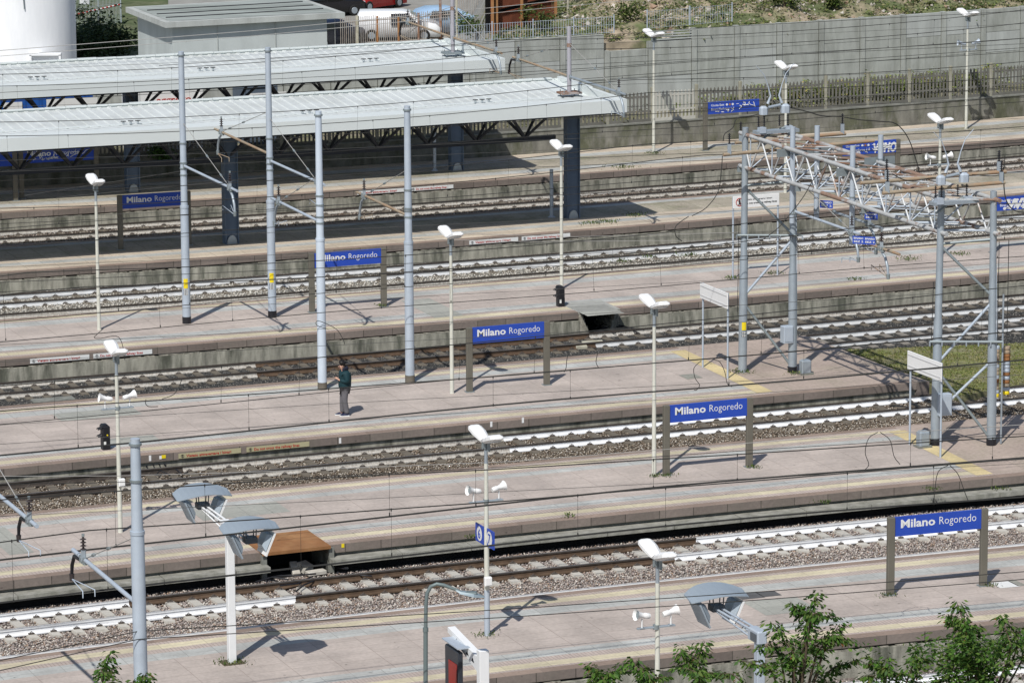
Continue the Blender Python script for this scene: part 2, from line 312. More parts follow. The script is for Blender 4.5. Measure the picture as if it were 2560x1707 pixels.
stones('ballast_stones',66,84,119.,133.7,-.775,200,.036,D_,'dark grey stones beside the grass patch under the gantry')
stones('ballast_stones',34,84,142.9,147.2,-.75,150,.048,L_,'whitish stones beside the track in front of the nearer canopy platform')
stones('ballast_stones',38,92,156.5,160.9,-.75,110,.042,R_,'rust stained stones of the track in front of the farthest platform')
stones('ballast_stones',38,60,89.,92.3,-1.0,150,.04,P_,'pinkish grey stones of the track behind the tree tops at the bottom right')
# ------------------------------------------------------------------ rails and sleepers
RP=[(-.095,-.03),(.095,-.03),(.095,.0),(.02,.035),(.010,.115),(.037,.122),(.037,.165),(-.037,.165),(-.037,.122),(-.010,.115),(-.02,.035),(-.095,.0)]
def rail(mb,N,zt,segs,s0,s1,ds=1.5):
    """segs: list of (s_end, material of sides, material of top far half, material of top near half)"""
    s=s0
    for se,ms,mt,mk in segs:
        se=min(se,s1); k=max(1,int((se-s)/ds))
        for i in range(k):
            a,b=s+(se-s)*i/k,s+(se-s)*(i+1)/k; A=[W(a,N+x,zt-.165+z) for x,z in RP]; B=[W(b,N+x,zt-.165+z) for x,z in RP]
            for j in range(len(RP)):
                j2=(j+1)%len(RP)
                if j==6:
                    for u0,u1,mm in ((.037,.012,mt),(.012,-.037,mk)): mb.face([W(a,N+u0,zt),W(b,N+u0,zt),W(b,N+u1,zt),W(a,N+u1,zt)],mm)
                else: mb.face([A[j],B[j],B[j2],A[j2]],mt if j in (5,7) else ms)
        s=se
def track(label,Nc,zt,segsA,segsB,s0,s1,msl,sleep=True,vis=(30,70),spacing=.62,clips=True,group='railway tracks between the platforms'):
    c=W((s0+s1)/2,Nc,zt-.3); t=thing('railway_track',label,'railway track',c,0,group)
    for N,sg in ((Nc+.76,segsA),(Nc-.76,segsB)):
        mb=MB(); rail(mb,N,zt,sg,s0,s1); mb.build('rail',t)
    if sleep:
        proto=MB(); L_h=1.25
        pts=[(-.14,-.02),(.14,-.02),(.12,.0),(-.12,.0)]
        proto.hexa([(-.15,-L_h,-.12),(.15,-L_h,-.12),(.15,L_h,-.12),(-.15,L_h,-.12)],[(-.12,-L_h+.03,0),(.12,-L_h+.03,0),(.12,L_h-.03,0),(-.12,L_h-.03,0)],msl)
        if clips:
            for y in (-.76,.76):
                for yy in (-.11,.11):
                    proto.box((0,y+yy,.02),(.16,.07,.035),m_clip); proto.tube([(-.05,y+yy,.03),(0,y+yy*1.25,.085),(.05,y+yy,.03)],.012,m_clip,4)
        first=None; k=0; s=vis[0]
        while s<vis[1]:
            p=W(s,Nc,zt-.17); d=W(s+.1,Nc)-W(s-.1,Nc); an=math.atan2(d.y,d.x)+random.gauss(0,.006)
            if first is None: o=proto.build('sleeper'); first=o
            else: o=first.copy(); sc.collection.objects.link(o)
            o.parent=t; o.location=p-c; o.rotation_euler=(0,0,an); s+=spacing; k+=1
    return t
Wp=(m_railw,m_railw,m_railt); WD=(m_railw,m_railk,m_railk); WM=(m_railm,m_railk,m_railk); Rp=(m_railr,m_railk,m_railt); Dp=(m_raild,m_railk,m_railk); Kp=(m_railk,m_railk,m_railt); DWp=(m_raild,m_railk,m_railt)
sx=lambda x,y,z:SN(x,y,z)[0]
track('track in front of the frontmost platform, seen between the tree tops',90.85,-.8,[(200,)+Wp],[(200,)+Wp],20,66,m_sleep,vis=(40,60))
track('track right behind the frontmost platform, only its far white rail showing over the edge',100.65,-.55,[(200,)+Wp],[(200,)+Wp],20,68,m_sleep,vis=(26,60),clips=False)
track('track on pale concrete sleepers nearest the rusty cover, its rails part rusty, part white',104.55,-.55,
  [(sx(325,1500,-.55),)+Wp,(sx(1735,1340,-.55),)+Rp,(200,)+Wp],[(sx(728,1481,-.55),)+Wp,(sx(1685,1385,-.55),)+Rp,(200,)+Wp],20,70,m_sleep,vis=(25.5,66))
track('dark track half hidden behind the second platform, beside the tension weights',114.6,-.6,[(200,)+Kp],[(200,)+Kp],22,72,m_sleepd,vis=(58,71))
track('track below the man\'s platform kerb, dark at left, white at right',117.6,-.30,
  [(sx(480,1180,-.3),)+Kp,(sx(1260,1088,-.3),)+DWp,(200,)+WD],[(sx(300,1215,-.3),)+Kp,(sx(1270,1113,-.3),)+DWp,(200,)+WD],22,74,m_sleepd,vis=(29,70))
track('near track behind the man\'s platform, coming into view beside the grass patch at the right',128.7,-.55,[(200,)+WM],[(200,)+WM],24,84,m_sleepm,vis=(56,82))
track('track with dark ballast behind the man, its rails rusty brown in the middle',132.1,-.55,
  [(sx(640,905,-.55),)+Dp,(sx(1500,845,-.55),)+Rp,(200,)+Dp],[(sx(640,927,-.55),)+Dp,(sx(1500,860,-.55),)+Rp,(200,)+WM],24,84,m_sleepd,vis=(32,80))
track('track behind the fourth platform with only its far whitened rail showing',143.2,-.55,[(200,)+Dp],[(200,)+Dp],28,92,m_sleepd,vis=(36,40),clips=False)
track('white painted track in front of the nearer canopy platform',146.65,-.55,[(200,)+WM],[(200,)+WM],28,94,m_sleepd,vis=(36,92),spacing=.75)
track('nearer of the two farthest tracks, hidden behind the nearer canopy platform',155.6,-.55,[(200,)+Dp],[(200,)+Dp],30,98,m_sleepd,sleep=False)
track('farthest track, rusty with dirty whitened rails in front of the farthest platform',159.3,-.55,[(200,)+Dp],[(200,)+Dp],30,100,m_sleepd,vis=(40,97),spacing=.85)
# ------------------------------------------------------------------ platforms
def platform(label,E,strips,far,bal,cut=None,style='wall',s0=SW,s1=EW,farcop=.28,coverfar=True):
    """E front edge; strips: list of (width end N, material)"""
    t=thing('station_platform',label,'platform',W(50,(E+far)/2,bal),0,'station platforms')
    def segs(a,b):
        if cut and a<cut[0]<b: return [(a,cut[0]),(cut[1],b)]
        return [(a,b)]
    mb=MB(); n0=E+.35
    for n1,m in strips:
        for a,b in [(s0,s1)]:
            k=int((b-a)/2)
            for i in range(k):
                u,v=a+(b-a)*i/k,a+(b-a)*(i+1)/k
                if cut and n1<=E+1.75 and v>cut[0]-.0 and u<cut[1]:
                    for p,q in ((u,min(v,cut[0])),(max(u,cut[1]),v)):
                        if q-p>.01: mb.face([W(p,n0,0),W(q,n0,0),W(q,n1,0),W(p,n1,0)],m,[(p,n0),(q,n0),(q,n1),(p,n1)])
                else: mb.face([W(u,n0,0),W(v,n0,0),W(v,n1,0),W(u,n1,0)],m,[(u,n0),(v,n0),(v,n1),(u,n1)])
        n0=n1
    mb.build('paving',t)
    for a,b in segs(s0,s1):
        mb=MB(); k=max(1,int((b-a)/2))
        for i in range(k):
            u,v=a+(b-a)*i/k,a+(b-a)*(i+1)/k; e=E+.006*math.sin(i*2.3)
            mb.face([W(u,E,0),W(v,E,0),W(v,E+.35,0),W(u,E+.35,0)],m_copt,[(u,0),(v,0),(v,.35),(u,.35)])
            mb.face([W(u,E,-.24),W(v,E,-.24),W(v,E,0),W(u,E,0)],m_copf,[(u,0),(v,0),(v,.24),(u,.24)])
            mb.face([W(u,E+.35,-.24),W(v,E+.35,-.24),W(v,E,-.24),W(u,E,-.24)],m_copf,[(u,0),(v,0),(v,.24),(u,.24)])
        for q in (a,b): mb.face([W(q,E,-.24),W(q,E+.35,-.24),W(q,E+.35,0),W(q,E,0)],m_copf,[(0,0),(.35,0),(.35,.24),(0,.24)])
        mb.build('kerb',t)
    if coverfar:
        mb=MB(); k=int((s1-s0)/2)
        for i in range(k):
            u,v=s0+(s1-s0)*i/k,s0+(s1-s0)*(i+1)/k
            mb.face([W(u,far-farcop,0),W(v,far-farcop,0),W(v,far,0),W(u,far,0)],m_copt,[(u,0),(v,0),(v,.3),(u,.3)])
            mb.face([W(v,far,bal-.1),W(u,far,bal-.1),W(u,far,0),W(v,far,0)],m_conc)
        mb.build('far_kerb',t)
    mb=MB()
    for a,b in segs(s0,s1):
        if style=='ledge':
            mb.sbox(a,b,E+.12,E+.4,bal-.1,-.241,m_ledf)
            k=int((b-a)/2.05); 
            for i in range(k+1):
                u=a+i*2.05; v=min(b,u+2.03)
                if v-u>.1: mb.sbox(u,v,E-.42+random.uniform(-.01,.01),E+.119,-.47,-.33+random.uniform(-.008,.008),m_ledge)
            mb.sbox(a,b,E+.05,E+.119,bal-.1,-.471,m_dark)  # blackened wall strip paints the shade under the ledge
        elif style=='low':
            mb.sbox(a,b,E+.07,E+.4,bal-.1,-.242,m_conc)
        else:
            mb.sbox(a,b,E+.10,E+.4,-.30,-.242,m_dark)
            mb.sbox(a,b,E-.06,E+.4,bal-.1,-.301,m_conc)
            k=int((b-a)/.5)
            for i in range(k):
                u=a+i*.5
                if random.random()<.8: mb.sbox(u,u+random.uniform(.3,.6),E-.055,E+.10,-.3,-.285+random.uniform(0,.02),m_rubc)
    mb.build('retaining_wall',t)
    return t
PF=92.62
m_epav0=mat('front_paving',(.42,.36,.32),.9,var=.1,scale=2)
SE_=SN(2085,869)[0]
hole=(V(1447,800,133.85)[0],V(1548,790,133.85)[0]); rust=(V(664,1410,106.5)[0],V(820,1395,106.5)[0])
platform('frontmost platform, with the tree tops in front of it',PF,[(93.1,m_rib),(93.5,m_yel),(93.9,m_rib),(94.45,m_gry),(97.55,m_pink),(98.15,m_gry),(98.5,m_rib),(98.9,m_yel),(99.12,m_rib)],99.38,-.95,style='wall',farcop=.27)
platform('second platform from the front, with the rusty steel cover over a kerb opening',106.5,[(107.13,m_rib),(107.5,m_yel),(107.9,m_rib),(108.38,m_gry),(111.9,m_pink),(112.33,m_gry),(112.72,m_rib),(113.06,m_yel),(113.3,m_rib)],113.56,-.75,cut=rust,style='ledge')
platform('third platform from the front, on which the man stands',118.86,[(119.46,m_rib),(119.85,m_yel),(120.2,m_rib),(120.65,m_gry),(125.35,m_pink),(125.95,m_gry),(126.15,m_rib),(126.5,m_yel),(126.8,m_rib)],127.04,-.5,style='low',s1=SE_)
platform('fourth platform from the front, with two tall grey masts and a dark kerb opening',133.85,[(134.43,m_rib),(134.9,m_yel),(135.2,m_rib),(135.85,m_gry),(138.9,m_pink),(139.6,m_gry),(139.85,m_rib),(140.1,m_yel)],140.35,-.75,cut=hole,style='wall',farcop=.25)
SH_=61.0
platform('platform under the nearer canopy',148.62,[(149.0,m_rib),(149.72,m_tan),(149.9,m_tan),(150.45,m_gry),(151.2,m_tan),(153.3,m_old),(153.75,m_gry)],154.1,-.75,style='wall',farcop=.35)
platform('farthest platform, along the mossy wall and under the farther canopy',160.95,[(161.3,m_rib),(162.05,m_tan),(162.2,m_tan),(162.9,m_gry),(165.2,m_old),(165.9,m_gry),(166.72,m_tan)],166.74,-.75,style='wall',coverfar=False)
# cavities behind the kerb openings, back and floor blackened to paint their shade
def cavity(label,s0,s1,E,bal,slabz,frame,fm):
    t=thing('kerb_opening',label,'kerb opening',W((s0+s1)/2,E,bal),0)
    mb=MB(); d=1.4
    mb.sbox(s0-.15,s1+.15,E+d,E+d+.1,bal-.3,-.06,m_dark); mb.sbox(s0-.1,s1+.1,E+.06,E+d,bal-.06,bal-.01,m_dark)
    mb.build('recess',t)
    mb=MB()
    if frame:
        mb.sbox(s0-.14,s0,E-.12,E+d,bal,-.05,fm); mb.sbox(s1,s1+.14,E-.12,E+d,bal,-.05,fm)
    else:
        for side,a in ((1,s0),(-1,s1)):
            for i in range(6):
                z0=bal+(-.02-bal)*i/6; z1=bal+(-.02-bal)*(i+1)/6; wd=.30*(1-i/6)+random.uniform(0,.05)+.04
                mb.sbox(min(a,a+side*wd),max(a,a+side*wd),E-.03,E+d,z0,z1+.001,m_rubc)
    mb.build('jamb',t)
    return t
m_slabc=mat('slab_cover',(.36,.36,.33),.9,var=.12,scale=4)
t=cavity('dark broken opening in the kerb of the fourth platform, with cables in it',hole[0],hole[1],133.85,-.75,0,False,m_conc)
mb=MB(); mb.sbox(hole[0]-.02,hole[1]+.02,133.82,135.62,-.07,.003,m_slabc); mb.build('cover_slab',t)
t=cavity('framed dark opening under the rusty cover in the second platform kerb',rust[0],rust[1],106.5,-.75,0,True,m_ledf)
mb=MB(); mb.sbox(rust[0]-.16,rust[1]+.02,106.32,108.24,.006,.035,m_orange)
mb.sbox(rust[0]-.16,rust[1]+.02,106.30,106.319,-.05,.034,m_orange)
mb.build('rusty_cover',t)
mb=MB(); mb.sbox(SW,EW,76.,85.4,-1.2,0.,m_epav0); struct(mb.build('pavement'))
# end markings, paving beyond the platform ends, grass
def poly(name,pts,z,m,uvs=True):
    mb=MB(); P=[W(s,n,z) for s,n in pts]; mb.face(P,m,[(s,n) for s,n in pts]); return mb.build(name)
def strip_px(a,b,wd,z,m,name):
    A=SN(*a); B=SN(*b); mb=MB(); k=6
    for i in range(k):
        u,v=i/k,(i+1)/k; p=(A[0]+(B[0]-A[0])*u,A[1]+(B[1]-A[1])*u); q=(A[0]+(B[0]-A[0])*v,A[1]+(B[1]-A[1])*v)
        mb.face([W(p[0],p[1],z),W(q[0],q[1],z),W(q[0]+wd,q[1],z),W(p[0]+wd,p[1],z)][::-1],m,[(p[1],0),(q[1],0),(q[1],wd),(p[1],wd)][::-1])
    o=mb.build(name); return o
m_ypl=tile_mat('yellow_plain',(.60,.49,.27),(.45,.38,.24),.4,.6,.01,.05)
tag(strip_px((1675,878),(1893,982),.55,.004,m_ypl,'tactile_strip'),'yellow band crossing the man\'s platform at its right end','tactile strip')
tag(strip_px((2222,1079),(2440,1188),.55,.004,m_ypl,'tactile_strip'),'yellow band crossing the second platform from the front near the white board','tactile strip')
def end_paving(name,pts,z,m,label,cat='paving'):
    o=poly(name,pts,z,m); struct(o); return o
m_epav=tile_mat('end_paving',(.40,.325,.275),(.3,.25,.2),1.6,.9,.012,.06,(.33,.29,.22),.5,.07)
sA=SN(1712,878)[0]; end_paving('pavement',[(SN(1915,982)[0]+.2,119.22),(SE_-.01,119.22),(SE_-.01,127.03),(SN(1697,878)[0]+.2,127.03)],.002,m_epav,'')
mb=MB(); TP=[(SE_,118.88)]; sq=SN(2400,985)[0]; TP+=[(SE_+(sq-SE_)*i/3,118.88) for i in (1,2,3)]; q0=SN(2240,925); TP+=[(q0[0],q0[1]),(SE_,127.03)]
mb.face([W(a,b,.001) for a,b in TP],m_epav,TP)
for (a,b),(c,d) in zip(TP,TP[1:]+TP[:1]): mb.face([W(a,b,-.7),W(c,d,-.7),W(c,d,.001),W(a,b,.001)],m_copf,[(a+b,0),(c+d,0),(c+d,.24),(a+b,.24)])
struct(mb.build('pavement'))
sheet('ballast',118.9,127.1,-.76,m_bal['dark'],s0=SE_-2)
end_paving('pavement',[(SN(2462,1188)[0]+.2,106.87),(EW,106.87),(EW,113.5),(SN(2245,1079)[0]+.2,113.5)],.002,m_epav,'')
# grass patch beyond the end of the man's platform: a low mound over the paving's far corner
GP=[SN(x,y,-.3) for x,y in ((2110,874),(2190,872),(2560,857),(2700,845),(2700,948),(2560,958),(2405,990),(2240,930))]
mb=MB(); mb.face([W(s,n,-.3) for s,n in GP],mat('grass_soil',(.19,.18,.10),.95,var=.4,scale=4,col2=(.16,.19,.05),amt2=.8,scale2=.9))
for (a,b),(c,d) in zip(GP,GP[1:]+GP[:1]): mb.face([W(a,b,-.9),W(c,d,-.9),W(c,d,-.3),W(a,b,-.3)],MC['grass_soil'])
struct(mb.build('grass_ground'))
def inpoly(x,y,P):
    c=False
    for i in range(len(P)):
        (x1,y1),(x2,y2)=P[i],P[i-1]
        if (y1>y)!=(y2>y) and x<(x2-x1)*(y-y1)/(y2-y1)+x1: c=not c
    return c
def blades(name,sampler,k,h,wd,cols,label,cat='grass',m=None):
    v=[];f=[];c=[]
    for i in range(k):
        p=sampler(); a=random.uniform(0,6.28); hh=h*random.uniform(.5,1.3); w_=wd*random.uniform(.7,1.3); d=Vector((math.cos(a),math.sin(a),0)); l=Vector((random.gauss(0,.35),random.gauss(0,.35),1))*hh
        q=len(v); v+= [tuple(p-d*w_),tuple(p+d*w_),tuple(p+l)]; f.append((q,q+1,q+2)); col=random.choice(cols); j=random.uniform(.75,1.25); c+=[(col[0]*j,col[1]*j,col[2]*j,1)]*3
    me=bpy.data.meshes.new(name); me.from_pydata(v,[],f); at=me.color_attributes.new('Col','FLOAT_COLOR','POINT'); at.data.foreach_set('color',np.array(c,dtype=np.float32).ravel())
    me.materials.append(m or m_leaf); o=bpy.data.objects.new(name,me); sc.collection.objects.link(o); tag(o,label,cat,kind='stuff'); return o
GC=[(.20,.23,.06),(.27,.28,.09),(.14,.18,.05),(.34,.31,.14),(.28,.25,.12)]
gs0,gs1=min(p[0] for p in GP),max(p[0] for p in GP); gn0,gn1=min(p[1] for p in GP),max(p[1] for p in GP)
def gsam():
    # denser in the middle, thin towards the edges
    while True:
        s,n=random.uniform(gs0,gs1),random.uniform(gn0,gn1)
        if inpoly(s,n,GP) and (math.sin(s*2.1+n)*math.sin(n*1.7-s*.6)>-.55 or random.random()<.3): return W(s,n,-.3)
blades('grass',gsam,9000,.045,.03,GC,'patch of mown green and yellow grass beyond the man\'s platform')
# ------------------------------------------------------------------ station name signs
XA,ZA=Vector((1,0,0)),Vector((0,0,1))
def scribble(mb,x0,x1,z0,z1,y,k,r=.012,seed=1,m=None):
    rr=random.Random(seed); wd=(x1-x0)/k
    for i in range(k):
        cx=x0+wd*(i+.5); n=rr.randint(4,6); pts=[]
        for j in range(n): pts.append(Vector((cx+rr.uniform(-.62,.62)*wd,y,rr.uniform(z0,z1))))
        sm=[]
        for j in range(len(pts)-1):
            for u in (0,.34,.67): sm.append(pts[j].lerp(pts[j+1],u)+Vector((0,0,.02*math.sin(u*9+i))))
        sm.append(pts[-1]); mb.tube(sm,r,m or m_letter,5,smooth=False)
def make_sign(H=2.09,W_=2.86,pw=.19,bh=.52,text='name'):
    t=thing('station_name_sign','proto','station sign')
    for x in (pw/2,W_-pw/2):
        mb=MB(); mb.bevbox((x,0,H/2),(pw,.14,H),m_post,.012); mb.box((x,0,.01),(pw+.09,.24,.02),m_galvd); mb.build('post',t)
    mb=MB(); mb.box((W_/2,0,H-.005-bh/2),(W_-2*pw-.004,.07,bh),m_blue); b=mb.build('board',t)
    x0=pw+.17; y=-.0365
    if text=='name':
        mb=MB(); put_text(mb,'Milano',x0,x0+.98,H-.30,.215,m_letter,Vector((0,y,0)),XA,ZA,.024); mb.build('bold_lettering',b); mb=MB()
        put_text(mb,'Rogoredo',x0+1.10,x0+2.16,H-.30,.21,m_letter,Vector((0,y,0)),XA,ZA,-.008); mb.build('light_lettering',b)
    else:
        mb=MB(); put_text(mb,'Uscita Exit',x0,x0+.62,H-.19,.09,m_letter,Vector((0,y,0)),XA,ZA,.01); mb.build('top_lettering',b); mb=MB()
        put_text(mb,'Binari Platforms 1-8',x0,x0+1.1,H-.36,.09,m_letter,Vector((0,y,0)),XA,ZA,.01); mb.build('lower_lettering',b); mb=MB()
        for i in range(3): mb.tube([(x0+.75+i*.14,y-.004,H-.15),(x0+.75+i*.14,y+.002,H-.15)],.05,m_orange if i==1 else m_letter,10)
        mb.tube([(x0+1.2,y,H-.15),(x0+1.32,y,H-.15)],.012,m_letter,5); mb.build('symbols',b)
    return t
S0=make_sign()
def sign_at(o,px,py,label,first=False):
    p=G(px,py); s,N=SN(px,py); d=W(s+1,N)-W(s-1,N); a=math.atan2(d.y,d.x)
    c=o if first else clone(o,p,a); c.location=p; c.rotation_euler=(0,0,a); c['label']=label; c['group']='blue station name signs'; return c
sign_at(S0,2217,1487,'blue name sign at the lower right, on the frontmost platform behind the tree tops',True)
sign_at(S0,1658,1188,'blue name sign on the second platform, beside the pole with a small grey plate')
sign_at(S0,1167,980,'blue name sign on the man\'s platform, between two light poles')
sign_at(S0,774,781,'blue name sign on the fourth platform, its first letters hidden behind a pale mast')
sign_at(S0,296,625,'blue name sign standing in the shade of the nearer canopy')
def graff(px,py,label,seed,k=3,r=.03,W_=2.86,text='exit',bigs=True,H=2.09,gt=None,gx=(.5,.9)):
    t=make_sign(H,W_,.19,.52 if text=='exit' else .56,text); sign_at(t,px,py,label,True); t['group']='station signs with graffiti'
    mb=MB(); scribble(mb,W_*.52 if bigs else W_*.25,W_-.35,H-.42,H-.08,-.045,k,r,seed); bo=[c for c in bpy.data.objects if c.parent==t and c.name.startswith('board')][0]; mb.build('graffiti',bo); mb=MB(); scribble(mb,.5,W_*.5,H-.48,H-.33,-.045,4,.012,seed+9)
    if gt:
        x0,x1=gx; put_text(mb,gt,W_*x0,W_*x1,H-.47,.36,m_letter,Vector((0,-.044,0)),XA,Vector((.12,0,1)),.045)
    mb.build('graffiti',[c for c in bpy.data.objects if c.parent==t and c.name.startswith('board')][0]); return t
graff(1758,377,'blue exit sign with thin white scribbles in front of the picket fence',3,3,.018)
s_,z_=V(2250,350,151.6); graff(*[2093,487],label='blue exit sign with bold white graffiti behind the steel truss',seed=5,k=1,r=.02,gt='WIHO!',gx=(.48,.9))
graff(2476,632,'blue exit sign with bold white graffiti at the right edge',11,1,.02,gt='.WIETS',gx=(.1,.8))
graff(49,497,'scrawled name sign on the farthest platform under the left canopies',8,5,.014,3.3,'name',False,2.0)
S0c=make_sign(2.0,2.86,.19,.56,'exit'); sign_at(S0c,-130,512,'blue sign cut off at the left edge under the canopies',True)
# ------------------------------------------------------------------ platform light poles
def make_lamp(H=5.02,lower=1.2,plate=False,r0=.075,r1=.05):
    t=thing('platform_lamp','proto','lamp')
    mb=MB(); mb.tube([(0,0,0),(0,0,lower)],[r0,r0-.006],m_cream if lower<.05 else m_galvp if lower>1 else m_cream,12)
    mb.tube([(0,0,lower),(0,0,H-.55)],[r0-.006,r1],m_cream,12); mb.tube([(0,0,H-.55),(0,0,H-.12)],[r1*.9,r1*.9],m_galv,12); mb.build('pole',t)
    mb=MB(); mb.box((0,0,H-.08),(.12,.14,.16),m_galvd); mb.tube([(0,-.16,H+.02),(0,0,H-.05),(0,.16,H+.02)],.03,m_galvd,6)
    mb.tube([(0.02,-.12,H-.22),(0.02,-.12,H)],.045,m_galvd,8); mb.tube([(-.02,.12,H-.2),(-.02,.12,H)],.045,m_galvd,8); mb.build('bracket',t)
    for sg in (-1,1):
        R=Matrix.Rotation(math.radians(17)*sg,3,'X'); mb=MB(); o=Vector((0,sg*.08,H+.03))
        secs=[(-.02,.12,.07,.06),(.05,.15,.10,.08),(.36,.19,.13,.09),(.60,.185,.115,.08),(.70,.15,.07,.05),(.74,.10,.02,.02)]
        vs=[]; 
        for y,wx,up,dn in secs:
            for x,z in ((-wx,-.0),(-wx*.95,up*.55),(-wx*.5,up),(wx*.5,up),(wx*.95,up*.55),(wx,0),(wx*.6,-dn*.6),(-wx*.6,-dn*.6)): vs.append(o+R@Vector((x,sg*y,z)))
        fs=[]
        for i in range(len(secs)-1):
            for j in range(8): fs.append((i*8+j,i*8+(j+1)%8,(i+1)*8+(j+1)%8,(i+1)*8+j) if sg>0 else (i*8+j,(i+1)*8+j,(i+1)*8+(j+1)%8,i*8+(j+1)%8))
        fs+= [tuple(range(8)),tuple(range(len(vs)-1,len(vs)-9,-1))]
        mb.raw(vs,fs,m_white); h=mb.build('lamp_head',t)
        mb=MB(); mb.box(o+R@Vector((0,sg*.42,-.06)),(.22,.34,.02),mat('lamp_glass',(.5,.52,.52),.2,var=.02),R); mb.build('lens',h)
    return t
L0_=make_lamp(); L1_=make_lamp(lower=.04)
used=[0,0]
def lamp(px,py,label,kind=1,a=None,lean=0):
    src=(L0_,L1_)[kind]; s,N=SN(px,py); d=W(s+1,N)-W(s-1,N); rz=math.atan2(d.y,d.x)+math.radians(random.uniform(-4,4)); p=G(px,py)
    if used[kind]==0: c=src; c.location=p; c.rotation_euler=(0,lean,rz)
    else: c=clone(src,p,rz); c.rotation_euler=(0,lean,rz)
    used[kind]+=1; c['label']=label; c['group']='twin headed platform light poles'; return c
lamp(1218,1588,'light pole carrying the blue 6 and 7 plates',0)
lamp(1634,384,'light pole rising left of the exit sign with thin scribbles')
lamp(2415,323,'tall light pole at the far upper right with two grey horns',1)
lamp(1404,722,'light pole just behind the black dwarf signal on the fourth platform')
lamp(248,824,'light pole on the left part of the fourth platform')
lamp(1130,983,'light pole standing left of the name sign on the man\'s platform')
lamp(1635,1191,'light pole left of the name sign on the second platform')
lamp(301,1330,'light pole near the left edge with horns and a small white box',1)
lamp(2346,642,'light pole with horns behind the right end of the truss')
lamp(1963,482,'light pole mostly hidden behind the grey switches')
NL=SN(1643,1935)[1]; lamp(1643,1935,'light pole with rusty neck rising out of the leaves at the bottom',1,)
# boxes on poles
def pbox(px,py,N,d,m,label,name='junction_box',cat='junction box'):
    p=VW(px,py,N); s,_=V(px,py,N); dd=W(s+1,N)-W(s-1,N); R=Matrix.Rotation(math.atan2(dd.y,dd.x),3,'Z'); t=thing(name,label,cat,p)
    mb=MB(); mb.bevbox(p,d,m,.015,R); mb.build('housing',t); mb=MB(); mb.box(p+R@Vector((0,-d[1]/2-.006,0)),(d[0]*.82,.012,d[2]*.82),m,R); mb.build('lid',t); return t
pbox(1220,1452,96.1,(.19,.12,.22),m_white,'white box on the pole with the 6 and 7 plates')
pbox(304,1205,110.1,(.18,.12,.21),m_white,'white box on the light pole near the left edge')
pbox(2360,1010,110.7,(.42,.25,.66),m_galvp,'grey electrical cabinet fixed to a leg of the right gantry')
pbox(1967,835,121.85,(.34,.3,.55),m_galvp,'pale grey box behind the right leg of the middle gantry')
# horns
def make_horn(m):
    t=thing('horn_loudspeaker','proto','loudspeaker'); mb=MB(); R=Matrix.Rotation(math.radians(-12),3,'Y')
    prof=[(0,.05),(.02,.066),(.14,.07),(.16,.055),(.25,.07),(.33,.105),(.37,.135)]
    mb.tube([R@Vector((x,0,0)) for x,_ in prof],[r for _,r in prof],m,12,cap=False); mb.tube([R@Vector((0,0,0)),R@Vector((.001,0,0))],.055,m,12)
    mb.build('horn',t); mb=MB(); mb.tube([R@Vector((.31,0,0)),R@Vector((.18,0,0))],[.09,.03],m_galvd,12); mb.build('throat',t)
    mb=MB(); mb.tube([(.2,0,-.04),(.2,0,-.24)],.022,m,6); mb.box((.2,0,-.25),(.1,.09,.02),m_galv); mb.build('mount',t); return t
Hn={'w':make_horn(m_white),'g':make_horn(m_galvp)}; hu={'w':0,'g':0}
def horns(px,py,N,kind,lab):
    s,z=V(px,py,N); d=W(s+1,N)-W(s-1,N); a=math.atan2(d.y,d.x); p=W(s,N,z)
    t=thing('horn_crossbar','steel crossbar under the horns '+lab,'crossbar',p); mb=MB(); R=Matrix.Rotation(a,3,'Z'); mb.bevbox(p,(.92,.09,.035),m_galv,.01,R); mb.tube([p+Vector((0,0,-.05)),p+Vector((0,0,.05))],.075,m_galvd,10); mb.build('bar',t)
    for sg,sd in ((-1,'left'),(1,'right')):
        rz=a if sg>0 else a+math.pi; rz+=math.radians(random.uniform(-10,10)); q=p+R@Vector((sg*.16,-.02,.27))
        if hu[kind]==0: c=Hn[kind]; c.location=q; c.rotation_euler=(0,0,rz)
        else: c=clone(Hn[kind],q,rz)
        hu[kind]+=1; c['label']='%s horn %s'%(sd,lab); c['group']='horn loudspeakers on the light poles'
horns(1215,1252,96.24,'w','on the pole with the 6 and 7 plates')
horns(294,1020,110.24,'w','on the light pole near the left edge')
horns(2347,412,138.0,'w','behind the right end of the truss')
horns(2421,125,164.67,'g','on the light pole at the far upper right')
horns(1640,1566,NL,'w','on the pole rising out of the leaves')
# platform number plates (faces look along the tracks)
def numplate(px,py,N,w_,h_,ch,label):
    s,z=V(px,py,N); t=thing('platform_number_plate',label,'number plate',W(s,N,z)); q0=W(s,N+w_/2,0); q1=W(s,N-w_/2,0); ax=(q1-q0).normalized(); nr=ax.cross(ZA); c=W(s,N,z)
    mb=MB(); R=Matrix((ax,-nr,ZA)).transposed(); mb.box(c,(w_,.03,h_),m_blue,R); mb.build('plate',t)
    mb=MB(); k=18; o=c+nr*.018; rr=.18; mb.face([o+ax*math.cos(2*math.pi*i/k)*rr+ZA*math.sin(2*math.pi*i/k)*rr*1.05 for i in range(k)],m_letter); mb.build('disc',t)
    mb=MB(); put_text(mb,ch,-.075,.075,-.12,.245,m_blue,c+nr*.024,ax,ZA,.004); mb.build('digit',t)
numplate(1200,1333,96.60,.56,.46,'6','blue plate with the white disc of digit six')
numplate(1225,1346,96.0,.56,.46,'7','blue plate with the white disc of digit seven')
